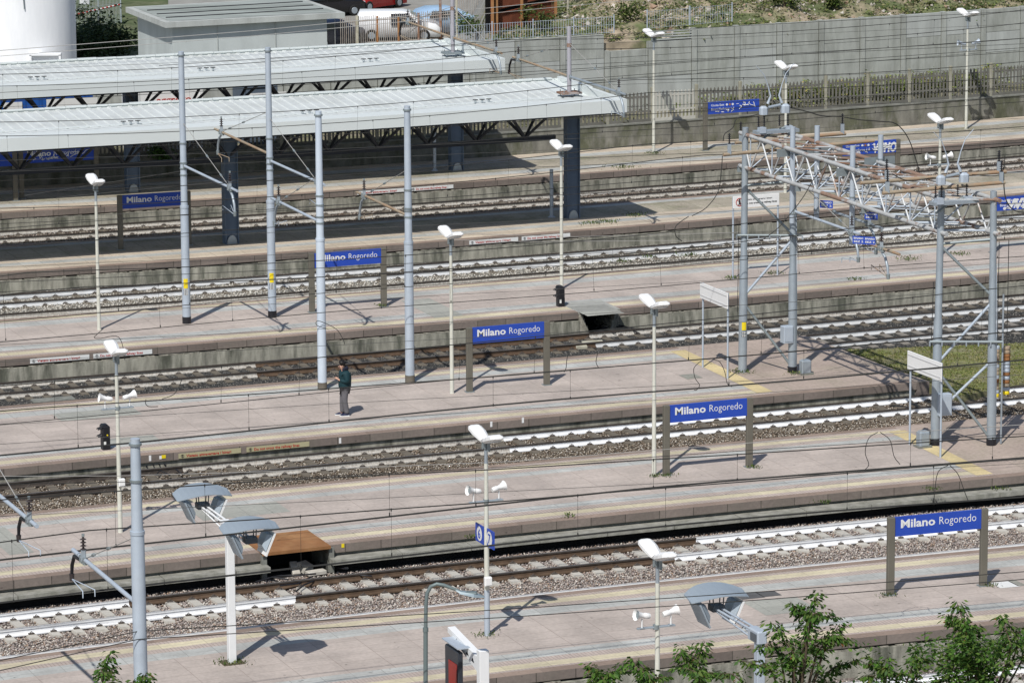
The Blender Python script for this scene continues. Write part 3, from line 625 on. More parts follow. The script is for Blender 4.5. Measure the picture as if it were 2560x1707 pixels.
# white boards seen from behind
def backboard(b0,b1,top,h,label):
    s0,n0=SN(*b0); s1,n1=SN(*b1); t=thing('notice_board',label,'board',G(*b0)); _,z=V(b0[0],top,n0)
    for s,n in ((s0,n0),(s1,n1)):
        mb=MB(); mb.tube([W(s,n,0),W(s,n,z-.02)],.032,m_galvp,8); mb.build('post',t)
    A,B=W(s0,n0+.1,0),W(s1,n1-.1,0); ax=(B-A).normalized(); c=(A+B)/2+ZA*(z-h/2); nr=ax.cross(ZA); R=Matrix((ax,-nr,ZA)).transposed()
    mb=MB(); mb.bevbox(c+nr*.05,((B-A).length,.035,h),m_white,.008,R); mb.build('panel',t)
    mb=MB(); 
    for k in (-.3,.3): mb.box(c+nr*.072+ZA*k*h,((B-A).length*.96,.012,.03),mat('panel_ribs',(.6,.6,.6),.4,var=.05),R)
    mb.build('stiffener',t); return t
backboard((1757,918),(1819,946),706,.52,'blank white board on two thin posts at the end of the man\'s platform')
backboard((2274,1111),(2351,1143),877,.56,'blank white board on two thin posts at the end of the second platform')
# prohibition board
s0,n0=SN(1832,697); s1,n1=SN(1935,684); t=thing('prohibition_board','white board with a red ringed no walking symbol and dark text','board',G(1832,697)); _,z=V(1832,492,n0)
for s,n in ((s0,n0),(s1,n0)):
    mb=MB(); mb.tube([W(s,n0,0),W(s,n0,z)],.034,m_galvp,8); mb.build('post',t)
A,B=W(s0-.03,n0-.04,0),W(s1+.03,n0-.04,0); ax=(B-A).normalized(); R=Matrix((ax,ax.cross(ZA)*-1,ZA)).transposed(); L_=(B-A).length; c=(A+B)/2+ZA*(z-.21); nr=ax.cross(ZA)
mb=MB(); mb.bevbox(c,(L_,.03,.44),m_white,.008,R); b_=mb.build('panel',t)
mb=MB(); o=c+nr*.02-ax*(L_/2-.26); k=24
pts=[o+ax*math.cos(2*math.pi*i/k)*.14+ZA*math.sin(2*math.pi*i/k)*.14 for i in range(k+1)]; mb.tube(pts,.014,m_red,5,cap=False); mb.tube([o-ax*.1+ZA*.1,o+ax*.1-ZA*.1],.012,m_red,5); mb.build('red_ring',b_)
mb=MB(); mb.tube([o+ZA*.05,o+ZA*.11],.028,m_black,6); mb.tube([o-ZA*.02,o+ZA*.05],.036,m_black,6); mb.tube([o-ZA*.02,o-ZA*.11-ax*.04],.016,m_black,5); mb.tube([o-ZA*.02,o-ZA*.11+ax*.04],.016,m_black,5); mb.build('figure_symbol',b_)
mb=MB(); put_text(mb,'Vietato attraversare i binari',-L_/2+.48,L_/2-.3,.05,.055,m_black,c+nr*.018,ax,ZA,.0); put_text(mb,'Do not cross the railway lines',-L_/2+.48,L_/2-.1,-.09,.062,m_black,c+nr*.018,ax,ZA,.02); mb.build('lettering',b_)
# warning plates on the kerbs
def plate(px0,px1,py,E,text,label,m=m_letter):
    s0,_=V(px0,py,E); s1,_=V(px1,py,E); s1=SN(px1,py,-.12)[0] if False else V(px1,py-(px1-px0)*.09,E)[0]
    t=thing('warning_plate',label,'warning plate',W(s0,E,-.2)); A,B=W(s0,E-.012,0),W(s1,E-.012,0); ax=(B-A).normalized(); nr=ax.cross(ZA); R=Matrix((ax,-nr,ZA)).transposed(); L_=(B-A).length; c=(A+B)/2-ZA*.125
    mb=MB(); mb.box(c,(L_,.015,.15),m,R); b=mb.build('panel',t)
    mb=MB(); put_text(mb,text,-L_/2+.24,L_/2-.16*L_,-.045,.085,m_red,c+nr*.01,ax,ZA,.012); mb.build('lettering',b)
    mb=MB(); o=c+nr*.012-ax*(L_/2-.12); mb.tube([o+ax*math.cos(i*.5236)*.045+ZA*math.sin(i*.5236)*.045 for i in range(13)],.006,m_black,4,cap=False); mb.tube([o-ZA*.03,o+ZA*.03],.012,m_black,5); mb.build('symbol',b)
V_T,D_T='Vietato attraversare i binari','Do not cross the railway lines'
m_platey=mat('yellowed_plate',(.42,.39,.24),.6,var=.08,scale=4)
plate(75,223,905,133.85,V_T,'left warning plate below the edge of the fourth platform')
plate(233,380,890,133.85,D_T,'right warning plate below the edge of the fourth platform')
plate(446,602,1138,118.86,V_T,'left yellowed warning plate below the man\'s platform',m_platey)
plate(616,773,1124,118.86,D_T,'right yellowed warning plate below the man\'s platform',m_platey)
plate(1173,1295,603,148.62,V_T,'left warning plate below the nearer canopy platform')
plate(1304,1425,591,148.62,D_T,'right warning plate below the nearer canopy platform')
plate(893,1010,482,160.95,V_T,'left warning plate below the farthest platform')
plate(1026,1133,470,160.95,D_T,'right warning plate below the farthest platform')
# small yellow/white labels and white marks on kerbs
def klabel(px,py,E,w_,h_,m,label,name='kerb_label'):
    s,z=V(px,py,E); mb=MB(); mb.sbox(s-w_/2,s+w_/2,E-.012,E-.002,z-h_/2,z+h_/2,m); tag(mb.build(name),label,'label')
klabel(409,1141,118.86,.13,.1,m_yellow,'small yellow label under the kerb left of the yellowed plates'); klabel(401,1143,118.86,.07,.1,m_white,'small white label beside the yellow one under the kerb')
klabel(857,1363,106.5,.08,.11,m_yellow,'small yellow label on the kerb right of the rusty cover')
for x,y,l in ((375,1145,'beside the small yellow label'),(850,1101,'just right of the yellowed warning plates'),(1228,1060,'above the head of the pole with the 6 and 7 plates'),(1307,1050,'second to the right of the 6 and 7 pole head'),(1672,1021,'above the left post of the second platform name sign'),(1747,1013,'above the board of the second platform name sign')): klabel(x,y,118.86,.07,.17,m_white,'white kerb tick '+l,'kerb_mark')
for o in bpy.data.objects:
    if o.name.startswith('kerb_mark'): o['group']='white ticks on the kerb face'; o['category']='paint mark'
# ------------------------------------------------------------------ masts
def mast(base,N,H,zneck,r0,r1,label,bm=None,band=None,mm=None):
    s,n=base; p=W(s,n,0); t=thing('catenary_mast',label,'mast',p,0,'masts carrying the overhead wires'); mm=mm or m_galvp
    mb=MB(); mb.tube([p,p+ZA*.0001,p+ZA*(zneck-.12),p+ZA*zneck,p+ZA*H],[r0,r0,r0*.97,r1*1.12,r1*.92],mm,18)
    mb.tube([p+ZA*(zneck-.16),p+ZA*(zneck-.08)],r0*1.05,mm,18); mb.build('shaft',t)
    if bm: mb=MB(); mb.tube([p+ZA*.0,p+ZA*.24],r0*1.06,bm,18); mb.build('foot',t)
    mb=MB(); 
    for z in (5.42,5.62,6.3,H-.12,zneck+1.0): mb.tube([p+ZA*(z-.025),p+ZA*(z+.025)],r1*1.25,m_galvd,14)
    mb.build('clamps',t)
    if band:
        mb=MB(); dr=Vector((.1,-1,0)).normalized()
        for i in range(-3,3):
            a0,a1=i*.17,(i+1)*.17; 
            f=lambda a,z: p+Vector((math.sin(a)*r0*1.03,-math.cos(a)*r0*1.03,z))
            mb.face([f(a0,band),f(a1,band),f(a1,band+.34),f(a0,band+.34)],m_yellow)
            for q in range(2):
                mb.face([f(a0,band-.08-.11*q-.045),f(a1,band-.08-.11*q-.045),f(a1,band-.03-.11*q),f(a0,band-.03-.11*q)],m_black if i%2 else m_letter)
        mb.build('warning_label',t)
    return t
MP={'a':(SN(467,808)),'b':SN(681,793),'c':SN(806,973),'d':SN(1025,955)}
m_bfoot=mat('dirty_foot',(.14,.125,.10),.9,var=.25)
mast(MP['a'],0,9.45,4.2,.145,.105,'left of the two tall masts with yellow labels',m_black,1.25)
mast(MP['b'],0,9.45,4.2,.145,.105,'right of the two tall masts with yellow labels',m_black,1.25)
mast(MP['c'],0,9.0,5.0,.145,.11,'paler tall mast standing next to the man',m_bfoot,None,mat('pale_blue_mast',(.54,.61,.69),.5,var=.06,scale=3,col2=(.46,.52,.58)))
mast(MP['d'],0,9.0,4.7,.15,.11,'tall mast between the man and the name sign',m_bfoot,None)
S83,_z=V(345,1400,83.4); p0=W(S83,83.4,-.9)
mast((S83,83.4),0,9.1,7.2,.15,.11,'big mast rising at the bottom left corner')
# ------------------------------------------------------------------ cantilever arms with insulators
def insul(mb,p,L_,r=.075,n=4,m=None):
    for i in range(n): mb.tube([p+ZA*(L_*(i+.2)/n),p+ZA*(L_*(i+.55)/n),p+ZA*(L_*(i+.6)/n)],[r,r*.35,r*.3],m or m_ins,9)
    mb.tube([p,p+ZA*L_],r*.33,m or m_ins,7)
def arm(s,Nm,Nt,label,mp=m_galvp,za=5.52,zc=4.72,stay=True,rd=.045,reg='curve',over=.75,ztop=6.6,flip=1):
    sg=1 if Nt>Nm else -1; p=W(s,Nm,za); t=thing('cantilever_arm',label,'cantilever arm',p,0,'cantilever arms holding the overhead wires')
    mb=MB(); a,b=W(s,Nm+sg*.12,za),W(s,Nt+sg*over,za+.02); mb.tube([a,b],rd,mp,9)
    mb.tube([a-Vector((0,0,.07)),a+Vector((0,0,.07))],.06,m_galvd,8); mb.build('tube',t)
    q=W(s,Nt,za); mb=MB(); mb.box(q+ZA*.1,(.10,.10,.26),m_galv); insul(mb,q+ZA*.22,.30); mb.box(q+ZA*.55,(.06,.05,.06),m_galvd); mb.build('insulator',t)
    mb=MB()
    for k in (-.12,.02,.15): mb.tube([W(s,Nt+k,za-.09),W(s,Nt+k,za+.07)],.06,m_galvd,7)
    mb.build('clamps',t)
    sg*=flip; mb=MB(); q0=W(s,Nt-sg*.05,za-.05); 
    if reg=='curve': pts=[q0,W(s,Nt+sg*.25,za-.22),W(s,Nt+sg*.42,za-.5),W(s,Nt+sg*.47,za-.75)]
    else: pts=[q0,W(s,Nt+sg*.75,za-.1),W(s,Nt+sg*.95,za-.35),W(s,Nt+sg*1.0,za-.6)]
    mb.tube(pts,[.035,.045,.045,.035],m_galv if reg=='curve' else m_black,8); e=pts[-1]; mb.tube([e-ZA*.12,e+ZA*.04],[.05,.06],m_ins if reg!='curve' else m_galvd,8); mb.build('drop_bracket',t)
    mb=MB()
    for k in (-.14,.14):
        f=W(s+k,Nt-sg*.38 if reg=='curve' else Nt-sg*.35,zc+.16); mb.tube([e-ZA*.08,f,f-ZA*.15],.013,m_galvp if mp!=m_rustp else m_rustp,5)
    mb.build('registration_arms',t)
    sg*=flip
    if stay:
        mb=MB(); a=W(s,Nm,za+ztop-5.5+.4); b=W(s,Nt-sg*.2,za+.08); mb.tube([a,b],.012,m_wirel,5); 
        for u in (.55,.85): q=a.lerp(b,u); mb.tube([q-(b-a).normalized()*.09,q+(b-a).normalized()*.09],.035,m_galvd,6)
        mb.build('stay_wire',t)
    return t
arm(MP['a'][0],137.36,132.3,'arm of the left labelled mast, reaching toward the viewer')
arm(MP['b'][0],137.2,132.3,'arm of the right labelled mast, reaching toward the viewer')
arm(MP['b'][0],137.2,142.5,'tan rusty arm of the right labelled mast, reaching away over the shaded track',m_rustp,za=5.74)
arm(MP['a'][0]-14.4,137.2,142.5,'tan rusty arm off the left edge',m_rustp,za=5.74)
arm(MP['c'][0],125.45,129.5,'arm of the pale mast beside the man',za=5.45)
arm(MP['d'][0],125.4,129.5,'tan arm of the mast between the man and the name sign',m_rustp,za=5.45)
arm(S83,83.4,87.6,'big arm of the bottom left mast, ending over the hooked rods',za=5.5,reg='bow',over=.85,rd=.05)
sB,NB_=SN(74,1302,5.5); arm(sB,97.3,NB_,'upper big arm coming in from the left edge',za=5.5,reg='bow',over=.62,rd=.05,flip=-1)
# masts standing on the canopy roofs
def roofmast(s,N,label,l1,l2,mp):
    p=W(s,N,4.82); t=thing('roof_mast',label,'mast',p,0,'masts standing on the canopy roofs'); mb=MB(); mb.tube([p+ZA*.1,p+ZA*2.75],.085,mat('mauve_mast_paint',(.36,.35,.38),.6,var=.08,scale=3),12); mb.tube([p+ZA*1.95,p+ZA*2.1],.095,m_rust,12); mb.build('shaft',t)
    mb=MB(); q=W(s,N,4.98); R=Matrix.Rotation(PH,3,'Z'); mb.bevbox(q,(.85,.62,.07),m_rust if 'nearer' in label else m_galvd,.01,R)
    for a,b in ((-.3,-.2),(.3,-.2),(.3,.2),(-.3,.2)): mb.tube([q+R@Vector((a,b,-.2)),q+R@Vector((a,b,.12))],.02,m_galvd,6)
    mb.build('base_plate',t)
    arm(s,N,N+5.3,l1,mp,za=5.62,reg='bow',ztop=6.4,over=.6); arm(s,N,N-4.9,l2,m_galv if 'nearer' in label else mp,za=5.62,ztop=6.4,over=.6)
roofmast(63.3,151.4,'mast standing on the right end of the nearer canopy roof','tan arm of the nearer roof mast, reaching over the farther canopy end','grey arm of the nearer roof mast, reaching right toward the viewer',m_rustp)
roofmast(63.3,164.,'mast standing on the right end of the farther canopy roof','tan arm of the farther roof mast, reaching toward the parked cars','tan arm of the farther roof mast, reaching right toward the viewer',m_rustp)
# ------------------------------------------------------------------ overhead wires
def hang(label,N,zc,mess,s0,s1,offs=.0,r=.012,dro=None,group='overhead contact lines',seed=0,Nm=None):
    """mess: list of (s,z) of the carrying wire; droppers between it and the contact wire"""
    Nm=Nm if Nm is not None else N+offs
    xs=[m[0] for m in mess]; zs=[m[1] for m in mess]; zm=lambda s: float(np.interp(s,xs,zs))
    t=thing('overhead_line',label,'overhead line',W((s0+s1)/2,N,zc),0,group); ss=list(np.arange(s0,s1+.1,2.))
    for dy in ((-.035,.035) if N<102 else (0,)):
        mb=MB(); mb.tube([W(s,N+dy,zc+.03*math.sin(s*.35)) for s in ss],r,m_wire,5,cap=False); mb.build('contact_wire',t)
    mb=MB(); mb.tube([W(s,Nm,zm(s)) for s in ss],r*1.15,m_wire,5,cap=False); mb.build('carrying_wire',t)
    rr=random.Random(seed); s=s0+rr.uniform(1,4); k=0; dd=dro or []
    if not dd:
        while s<s1: dd.append(s); s+= 4.6 if k%2 else 2.2; k+=1
    for s in dd:
        a,b=W(s,Nm,zm(s)),W(s,N,zc); mb=MB(); mb.tube([a,b],.0038 if N<120 else .003,m_wire,4,cap=False); mb.tube([b+ZA*.0,b+ZA*.07],.016,m_wire,5); mb.tube([a-ZA*.05,a+ZA*.02],.015,m_wire,5); mb.build('dropper',t)
def par(s0,s1,zs,zm,a,b):   # carrying wire sagging between supports a and b
    L_=b-a; out=[]
    for s in np.arange(s0,s1+1,1.5):
        u=((s-a)%L_)/L_; out.append((s,zm+(zs-zm)*(2*u-1)**2))
    return out
def px_mess(N,pts):
    o=[V(x,y,N) for x,y in pts]; return [(a,z) for a,z in o]
hang('lowest overhead line, running in front of every platform',87.6,4.74,px_mess(87.6,[(0,1355),(180,1328),(640,1298),(1280,1251),(1920,1199),(2560,1146)]),15,64,seed=1,r=.013)
hang('overhead line above the frontmost track, second from the bottom',91.15,4.74,px_mess(91.15,[(0,1249),(640,1203),(1280,1171),(1920,1131),(2560,1090)]),16,66,seed=2,r=.013)
hang('overhead line crossing the middle of the second platform',101.2,4.73,px_mess(101.2,[(0,1026),(640,985),(1280,938),(1920,884),(2560,826)]),18,72,seed=3,r=.013)
mid=[('just behind the second platform\'s pale wires',104.6),('above the hidden track behind the second platform',114.8),('above the track in front of the standing man',117.6),('above the hidden track behind the man',128.9),('above the dark ballast track behind the man',132.2),('above the shaded far rail of the fourth platform',143.),('in front of the nearer canopy platform',146.6),('between the two canopies',155.7),('in front of the farthest platform',159.2)]
for i,(l,N) in enumerate(mid):
    ph=(28.5,57.8) if N<112 else (44.5,59.5) if N<120 else (43.7,58.6) if N<140 else (46.1,63.4)
    L_=ph[1]-ph[0]; L_=max(L_,17); hang('overhead line '+l,N,4.73,par(20,100,6.12,5.72,ph[1]-L_*1.6,ph[1]),24+i,74+i*3,seed=5+i,r=.0115,Nm=N+(.12 if i%2 else -.1))
def wire(label,N,pts,r=.011,m=None,ext=True,cat='cable',name='feeder_cable'):
    P=[V(x,y,N) for x,y in pts]
    if ext: a,b=P[0],P[1]; P=[(a[0]-12,a[1]-(b[1]-a[1])/(b[0]-a[0])*12)]+P; a,b=P[-2],P[-1]; P=P+[(b[0]+12,b[1]+(b[1]-a[1])/(b[0]-a[0])*12)]
    mb=MB(); mb.tube([W(s,N,z) for s,z in P],r,m or m_wire,5,cap=False); tag(mb.build(name),label,cat)
wire('upper of two thin cables across the bottom, clamped to the big left mast',83.3,[(0,1650),(345,1577),(1280,1521),(1920,1477),(2560,1428)],.0105)
wire('lower of two thin cables across the bottom, clamped to the big left mast',83.25,[(0,1675),(345,1597),(1280,1541),(1920,1497),(2560,1447)],.0105)
wire('pale thin cable crossing the track left of the small white box',100.,[(0,1190),(300,1189),(640,1179),(1280,1153),(1920,1103),(2560,1061)],.009,m_wirel)
wire('thin dark cable passing the small white box on the left pole',101.,[(0,1210),(640,1199),(1280,1166),(1920,1122)],.009)
wire('upper pale cable crossing the white silo',166.,[(0,127),(640,77),(1280,15),(1500,-8)],.014,m_wirel)
wire('lower pale cable crossing the white silo',166.,[(0,141),(640,90),(1280,29),(1700,-10)],.012,m_wirel)
for i,(a,b,c) in enumerate([(118,68,28),(205,150,96),(225,172,120)]): wire('dark cable over the farther canopy, number %s from the top'%['one','two','three'][i] if False else ['dark cable above the concrete wall, grazing the far lamp heads','dark cable halfway up the grey concrete wall','dark cable low across the grey wall and picket fence'][i],162.,[(1100,a),(1800,b),(2560,c)],.011)
for i,(a,b,c,d) in enumerate([(232,190,150,110),(340,300,262,222),(360,318,282,244),(452,420,385,350),(478,438,404,370),(560,520,470,430),(706,668,622,560),(730,690,650,598)]):
    N=[160,152,150.5,141,139.5,134,124,122][i]; lab=['over the farther canopy fascia','along the upper fascia of the nearer canopy','along the lower fascia of the nearer canopy','over the shaded farthest platform','past the scrawled name sign','over the warning plates of the canopy platform','past the yellow labels of the tall masts','just above the white painted track'][i]
    wire('straight dark feeder cable running '+lab,N,[(0,a),(850,b),(1700,c),(2560,d)],.0095)
for i,(x0,y0,x1,y1) in enumerate([(60,489,460,427),(140,494,700,440)]):
    wire(['upper','lower'][i]+' pale cable in front of the dark shade at the left',150,[(x0,y0),(x1,y1)],.011,m_wirel,False)
wire('upper pale tensioned cable running right from the mast beside the name sign',126,[(1030,581),(1440,592),(1860,581)],.009,m_wirel,False)
wire('lower pale tensioned cable running right from the mast beside the name sign',125.9,[(1030,597),(1300,604),(1870,601)],.009,m_wirel,False)
m_wiref=mat('fine_wire_grey',(.09,.09,.085),.6,var=.1)
for N,a,b,c,d,l in ((98,1290,1250,1205,1158,'crossing the second platform near its front edge'),(103,1110,1052,996,936,'low over the man\'s platform edge'),(106,1062,1008,962,908,'through the feet of the man'),(116,905,862,815,762,'over the track behind the man'),(119,862,820,772,720,'just above the warning plates of the fourth platform'),(126,792,752,706,655,'over the front edge of the fourth platform'),(131,668,630,590,545,'over the white painted track'),(136,612,574,534,490,'over the front edge of the canopy platform'),(139,548,512,474,432,'over the shade of the nearer canopy'),(146,430,398,362,322,'beneath the nearer canopy truss'),(148,402,372,336,296,'past the truss bottom chord'),(156,268,240,206,168,'between the canopy roofs'),(163,176,140,100,60,'over the farther roof')):
    wire('fine grey wire '+l,N,[(0,a),(850,b),(1700,c),(2560,d)],.007,m_wiref)
# jumper loops between the wires
def loop(pts,N,label,r=.010):
    P=[VW(x,y,N) for x,y in pts]; out=[]
    for i in range(len(P)-1):
        p0,p1,p2,p3=P[max(i-1,0)],P[i],P[i+1],P[min(i+2,len(P)-1)]
        for u in (0,.25,.5,.75): out.append(.5*((2*p1)+(p2-p0)*u+(2*p0-5*p1+4*p2-p3)*u*u+(3*p1-p0-3*p2+p3)*u**3))
    out.append(P[-1]); mb=MB(); mb.tube(out,r,m_wire,5); tag(mb.build('jumper_cable'),label,'cable','looped jumper cables')
loop([(1753,902),(1735,920),(1738,945),(1749,962),(1742,974),(1735,975)],101.2,'left looped jumper hanging beside the first white board')
loop([(1785,899),(1800,905),(1812,930),(1818,958),(1830,966)],101.2,'right looped jumper hanging beside the first white board')
loop([(1420,884),(1417,900),(1415,920),(1410,930)],101.4,'short jumper near the right post of the middle name sign')
loop([(1480,868),(1493,880),(1490,905),(1497,920)],101.4,'short curved jumper above the pile of white rubble')
loop([(2195,1080),(2172,1095),(2163,1130),(2172,1160),(2163,1173)],91.2,'left looped jumper at the right part of the second platform')
loop([(2200,1080),(2225,1100),(2235,1140),(2250,1160)],91.2,'right looped jumper at the right part of the second platform')
loop([(2370,1163),(2345,1180),(2337,1230),(2335,1262)],87.6,'left long jumper below the end of the second yellow band')
loop([(2375,1163),(2395,1185),(2410,1225),(2420,1250)],87.6,'right long jumper below the end of the second yellow band')
loop([(365,998),(364,1008),(372,1016),(395,1016)],101.2,'small jumper loop above the left black signal')
loop([(405,997),(435,985),(450,960),(455,945)],101.2,'curved jumper rising right of the left pole horns')
loop([(820,822),(795,815),(790,806),(800,803),(840,822),(856,845),(862,860)],117.6,'jumper curling in front of the pale mast')
loop([(259,821),(240,838),(236,844),(250,846),(290,840),(305,858),(312,900)],114.8,'jumper curling around the head of the left light pole')
# ------------------------------------------------------------------ gantry: two braced leg pairs and the box truss between them
def leg(t,s,n,top,rt=.10,rb=.14,neck=3.9,foot=True,lean=0,cut=1.):
    p=W(s,n,0); q=W(s+lean,n,top); mb=MB(); a=p.lerp(q,(neck-.1)/top); b=p.lerp(q,neck/top); mb.tube([p,a,b,p.lerp(q,cut)],[rb,rb*.97,rt*1.1,rt],m_galv,16); mb.build('leg',t)
    if foot: mb=MB(); mb.tube([p,p+ZA*.2],rb*1.08,m_black,14); mb.build('foot',t)
    return p,q
GL={'a':SN(1856,930),'b':SN(1981,930),'c':SN(2337,1112),'d':SN(2478,1112)}
def legpair(k1,k2,top,label,l1,l2):
    (s1,n1),(s2,n2)=GL[k1],GL[k2]; t=thing('gantry_leg_frame',label,'gantry support',W((s1+s2)/2,(n1+n2)/2,0),0,'leg frames of the steel gantry')
    p1,q1=leg(t,s1,n1,top,neck=3.9,foot=(k1!='a'),lean=l1); p2,q2=leg(t,s2,n2,top,neck=3.4,lean=l2,cut=(.82 if k1=='a' else 1.))
    at=lambda A,B,z: A.lerp(B,z/top)
    hs=[.15,2.3,3.9,5.6,6.6]; 
    mb=MB(); mb.tube([at(p1,q1,2.3),at(p2,q2,.15)],.045,m_galvd,7); mb.build('brace',t)
    mb=MB(); mb.tube([at(p1,q1,2.5),at(p2,q2,4.4)],.045,m_galvp,7); mb.build('brace',t)
    mb=MB(); mb.tube([at(p1,q1,6.1),at(p2,q2,4.55)],.045,m_galvd,7); mb.build('brace',t)
    mb=MB(); mb.tube([at(p1,q1,6.15),at(p2,q2,6.3)],.045,m_galvd,7); mb.build('brace',t)
    if k1=='c': mb=MB(); mb.tube([at(p1,q1,.95),at(p2,q2,2.6)],.045,m_galvp,7); mb.build('brace',t)
    z=4.55 if k1=='a' else 3.2
    mb=MB(); a,b=at(p1,q1,z),at(p2,q2,z); d=(b-a).normalized(); mb.tube([a-d*.25-Vector((0,.14,0)),b+d*.3-Vector((0,.14,0))],.045,m_galvd,6)
    for u in np.linspace(0,1,7): q=(a-d*.25).lerp(b+d*.3,u)-Vector((0,.16,0)); mb.box(q-ZA*.06,(.04,.05,.14),m_galv)
    mb.build('cable_rack',t)
    mb=MB(); off=Vector((.13,-.02,0)); mb.tube([p2+off,at(p2,q2,4.)+off,at(p2,q2,5.5)+off*.8],.014,m_galvp,5); off=Vector((-.17,0,0)); mb.tube([p1+off+ZA*2,at(p1,q1,5)+off],.012,m_wire,5); mb.build('conduit',t)
    return (p1,q1,p2,q2)
A4=legpair('a','b',8.05,'leg frame standing at the end of the man\'s platform, with a yellow label',.06,-.04)
B4=legpair('c','d',7.75,'leg frame standing at the end of the second platform',.10,-.07)
mb=MB(); p,q=A4[0],A4[1]; r=.15
for i in range(-3,3):
    f=lambda a,z: p.lerp(q,z/8.05)+Vector((math.sin(a)*r,-math.cos(a)*r,0)); a0,a1=i*.17+.2,(i+1)*.17+.2
    mb.face([f(a0,1.42),f(a1,1.42),f(a1,1.68),f(a0,1.68)],m_yellow)
    for k in (0,1): mb.face([f(a0,1.2+.1*k),f(a1,1.2+.1*k),f(a1,1.27+.1*k),f(a0,1.27+.1*k)],m_black if i%2 else m_letter)
tag(mb.build('warning_label'),'yellow high voltage label on the left leg of the middle gantry frame','label')
t=thing('gantry_truss','long rust streaked box truss spanning between the two gantry leg frames','truss',W(58.4,116.4,7.2))
def ch(zA,zB,k): a=A4[k].copy(); b=B4[k].copy(); a=A4[k].lerp(A4[k+1],zA/8.05); b=B4[k].lerp(B4[k+1],zB/7.75); e=(a-b).normalized()*.35; return a+e,b-e
UL,UR,LL,LR=ch(7.82,7.52,0),ch(7.82,7.52,2),ch(6.75,6.5,0),ch(6.75,6.5,2)
m_mix=mat('half_rusted_pipe',(.40,.41,.41),.7,var=.15,scale=3,col2=(.22,.12,.07),amt2=.85,scale2=.7,thr=(.52,.57))
for nm,(a,b),r in (('chord',UL,.07),('chord',UR,.07),('chord',LL,.07),('chord',LR,.07)):
    mb=MB(); k=10; mb.tube([a.lerp(b,i/k) for i in range(k+1)],r,m_mix,9); mb.build(nm,t)
K=9
m_latt=mat('pale_lattice_steel',(.60,.62,.63),.5,metal=.1,var=.1,scale=3,col2=(.33,.2,.12),amt2=.8,scale2=.8,thr=(.56,.62))
for i in range(K+1):
    u=i/K; v=(i+.5)/K; l=lambda c,x: c[0].lerp(c[1],min(.985,max(.015,x)))
    def bar(a,b,m=m_latt,r=.030,n='lattice_bar'): mb=MB(); mb.tube([a,b],r,m,6); mb.build(n,t)
    rm=lambda: random.choice([m_latt,m_latt,m_latt,m_galv,m_mix])
    if i<K:
        bar(l(UL,u),l(LL,v),rm()); bar(l(LL,v),l(UL,(i+1)/K),rm()); bar(l(UR,u),l(LR,v),rm()); bar(l(LR,v),l(UR,(i+1)/K),rm())
        bar(l(UL,u),l(UR,(i+1)/K),m_rust if i in (1,2,4) else m_mix); bar(l(LL,v),l(LR,v),m_galvp); bar(l(LL,v),l(UR,u),m_galvp,.022); bar(l(LL,v),l(LR,(i+1)/K) if i<K-1 else l(LR,v),m_galv,.022); bar(l(UL,v),l(LL,v),m_galvp,.024)
    bar(l(UL,u),l(UR,u),m_mix)
mb=MB()
for c in (LL,):
    for u in (.0,.3,.62,.97):
        q=c[0].lerp(c[1],u); mb.box(q-ZA*.12,(.16,.12,.16),m_galvd)
mb.build('chord_brackets',t)
# posts dropped through the truss, with arms for the wires beneath
def droppost(x,y0,y1,N,label,armn=None,mp=m_rustp):
    s,za=V(x,y0,N); _,zb=V(x,y1,N); t=thing('drop_post',label,'drop post',W(s,N,zb),0,'posts dropped through the gantry truss'); mb=MB(); mb.tube([W(s,N,zb),W(s,N,za)],.085,m_galvp,12); mb.build('shaft',t)
    mb=MB(); 
    for z in (za-.75,za-.85,za-1.6,zb+.3): mb.tube([W(s,N,z-.02),W(s,N,z+.02)],.1,m_galvd,10)
    mb.build('clamps',t); mb=MB(); mb.sbox(s-.5,s+.55,N+.09,N+.12,za-.95,za-.70,m_galvd); mb.build('crossplate',t)
    return s,zb
sP,_=droppost(1982,318,557,119.8,'drop post at the left end of the truss, nearer the viewer'); arm(sP,119.7,115.6,'arm under the left drop post, hanging above the track',m_galvp,za=5.75,stay=True,ztop=6.2,over=.5)
sQ,_=droppost(2043,315,548,120.4,'second drop post from the left of the truss'); 
sP2,_=droppost(2132,365,611,116.2,'third drop post from the left of the truss'); arm(sP2,116.1,114.2,'tan arm under the third drop post',m_rustp,za=5.45,stay=False,over=1.2)
sQ2,_=droppost(2202,338,520,116.6,'rightmost drop post of the truss'); arm(sQ2,119.9,117.3,'arm with clamps under the second drop post',m_galv,za=5.6,stay=True,ztop=6.2,over=.9)
for (x,y,w_,h_,N,l) in ((2066,511,.42,.24,118.,'small blue plate with white text beneath the truss, topmost'),(2178,540,.42,.24,116.3,'small blue plate with white text hanging beside a drop post'),(2160,601,.72,.24,114.,'double blue plate with white text, lowest beneath the truss')):
    s,z=V(x,y,N); t=thing('blue_info_plate',l,'plate',W(s,N,z)); ax=(W(s+1,N-.9)-W(s,N)).normalized(); nr=ax.cross(ZA); R=Matrix((ax,-nr,ZA)).transposed(); c=W(s,N,z)
    mb=MB(); mb.box(c,(w_,.02,h_),m_blue,R); mb.build('panel',t); mb=MB()
    for q in range(1 if w_<.5 else 2):
        xo=-w_/2+.04+q*w_/2
        for zz in (.03,-.07): put_text(mb,'BINARIO' if zz>0 else 'SEZ 2',xo,xo+min(.34,w_/2-.06) if q or w_>.5 else xo+w_-.08,zz,.055,m_letter,c+nr*.014,ax,ZA,.02)
    mb.build('lettering',t)
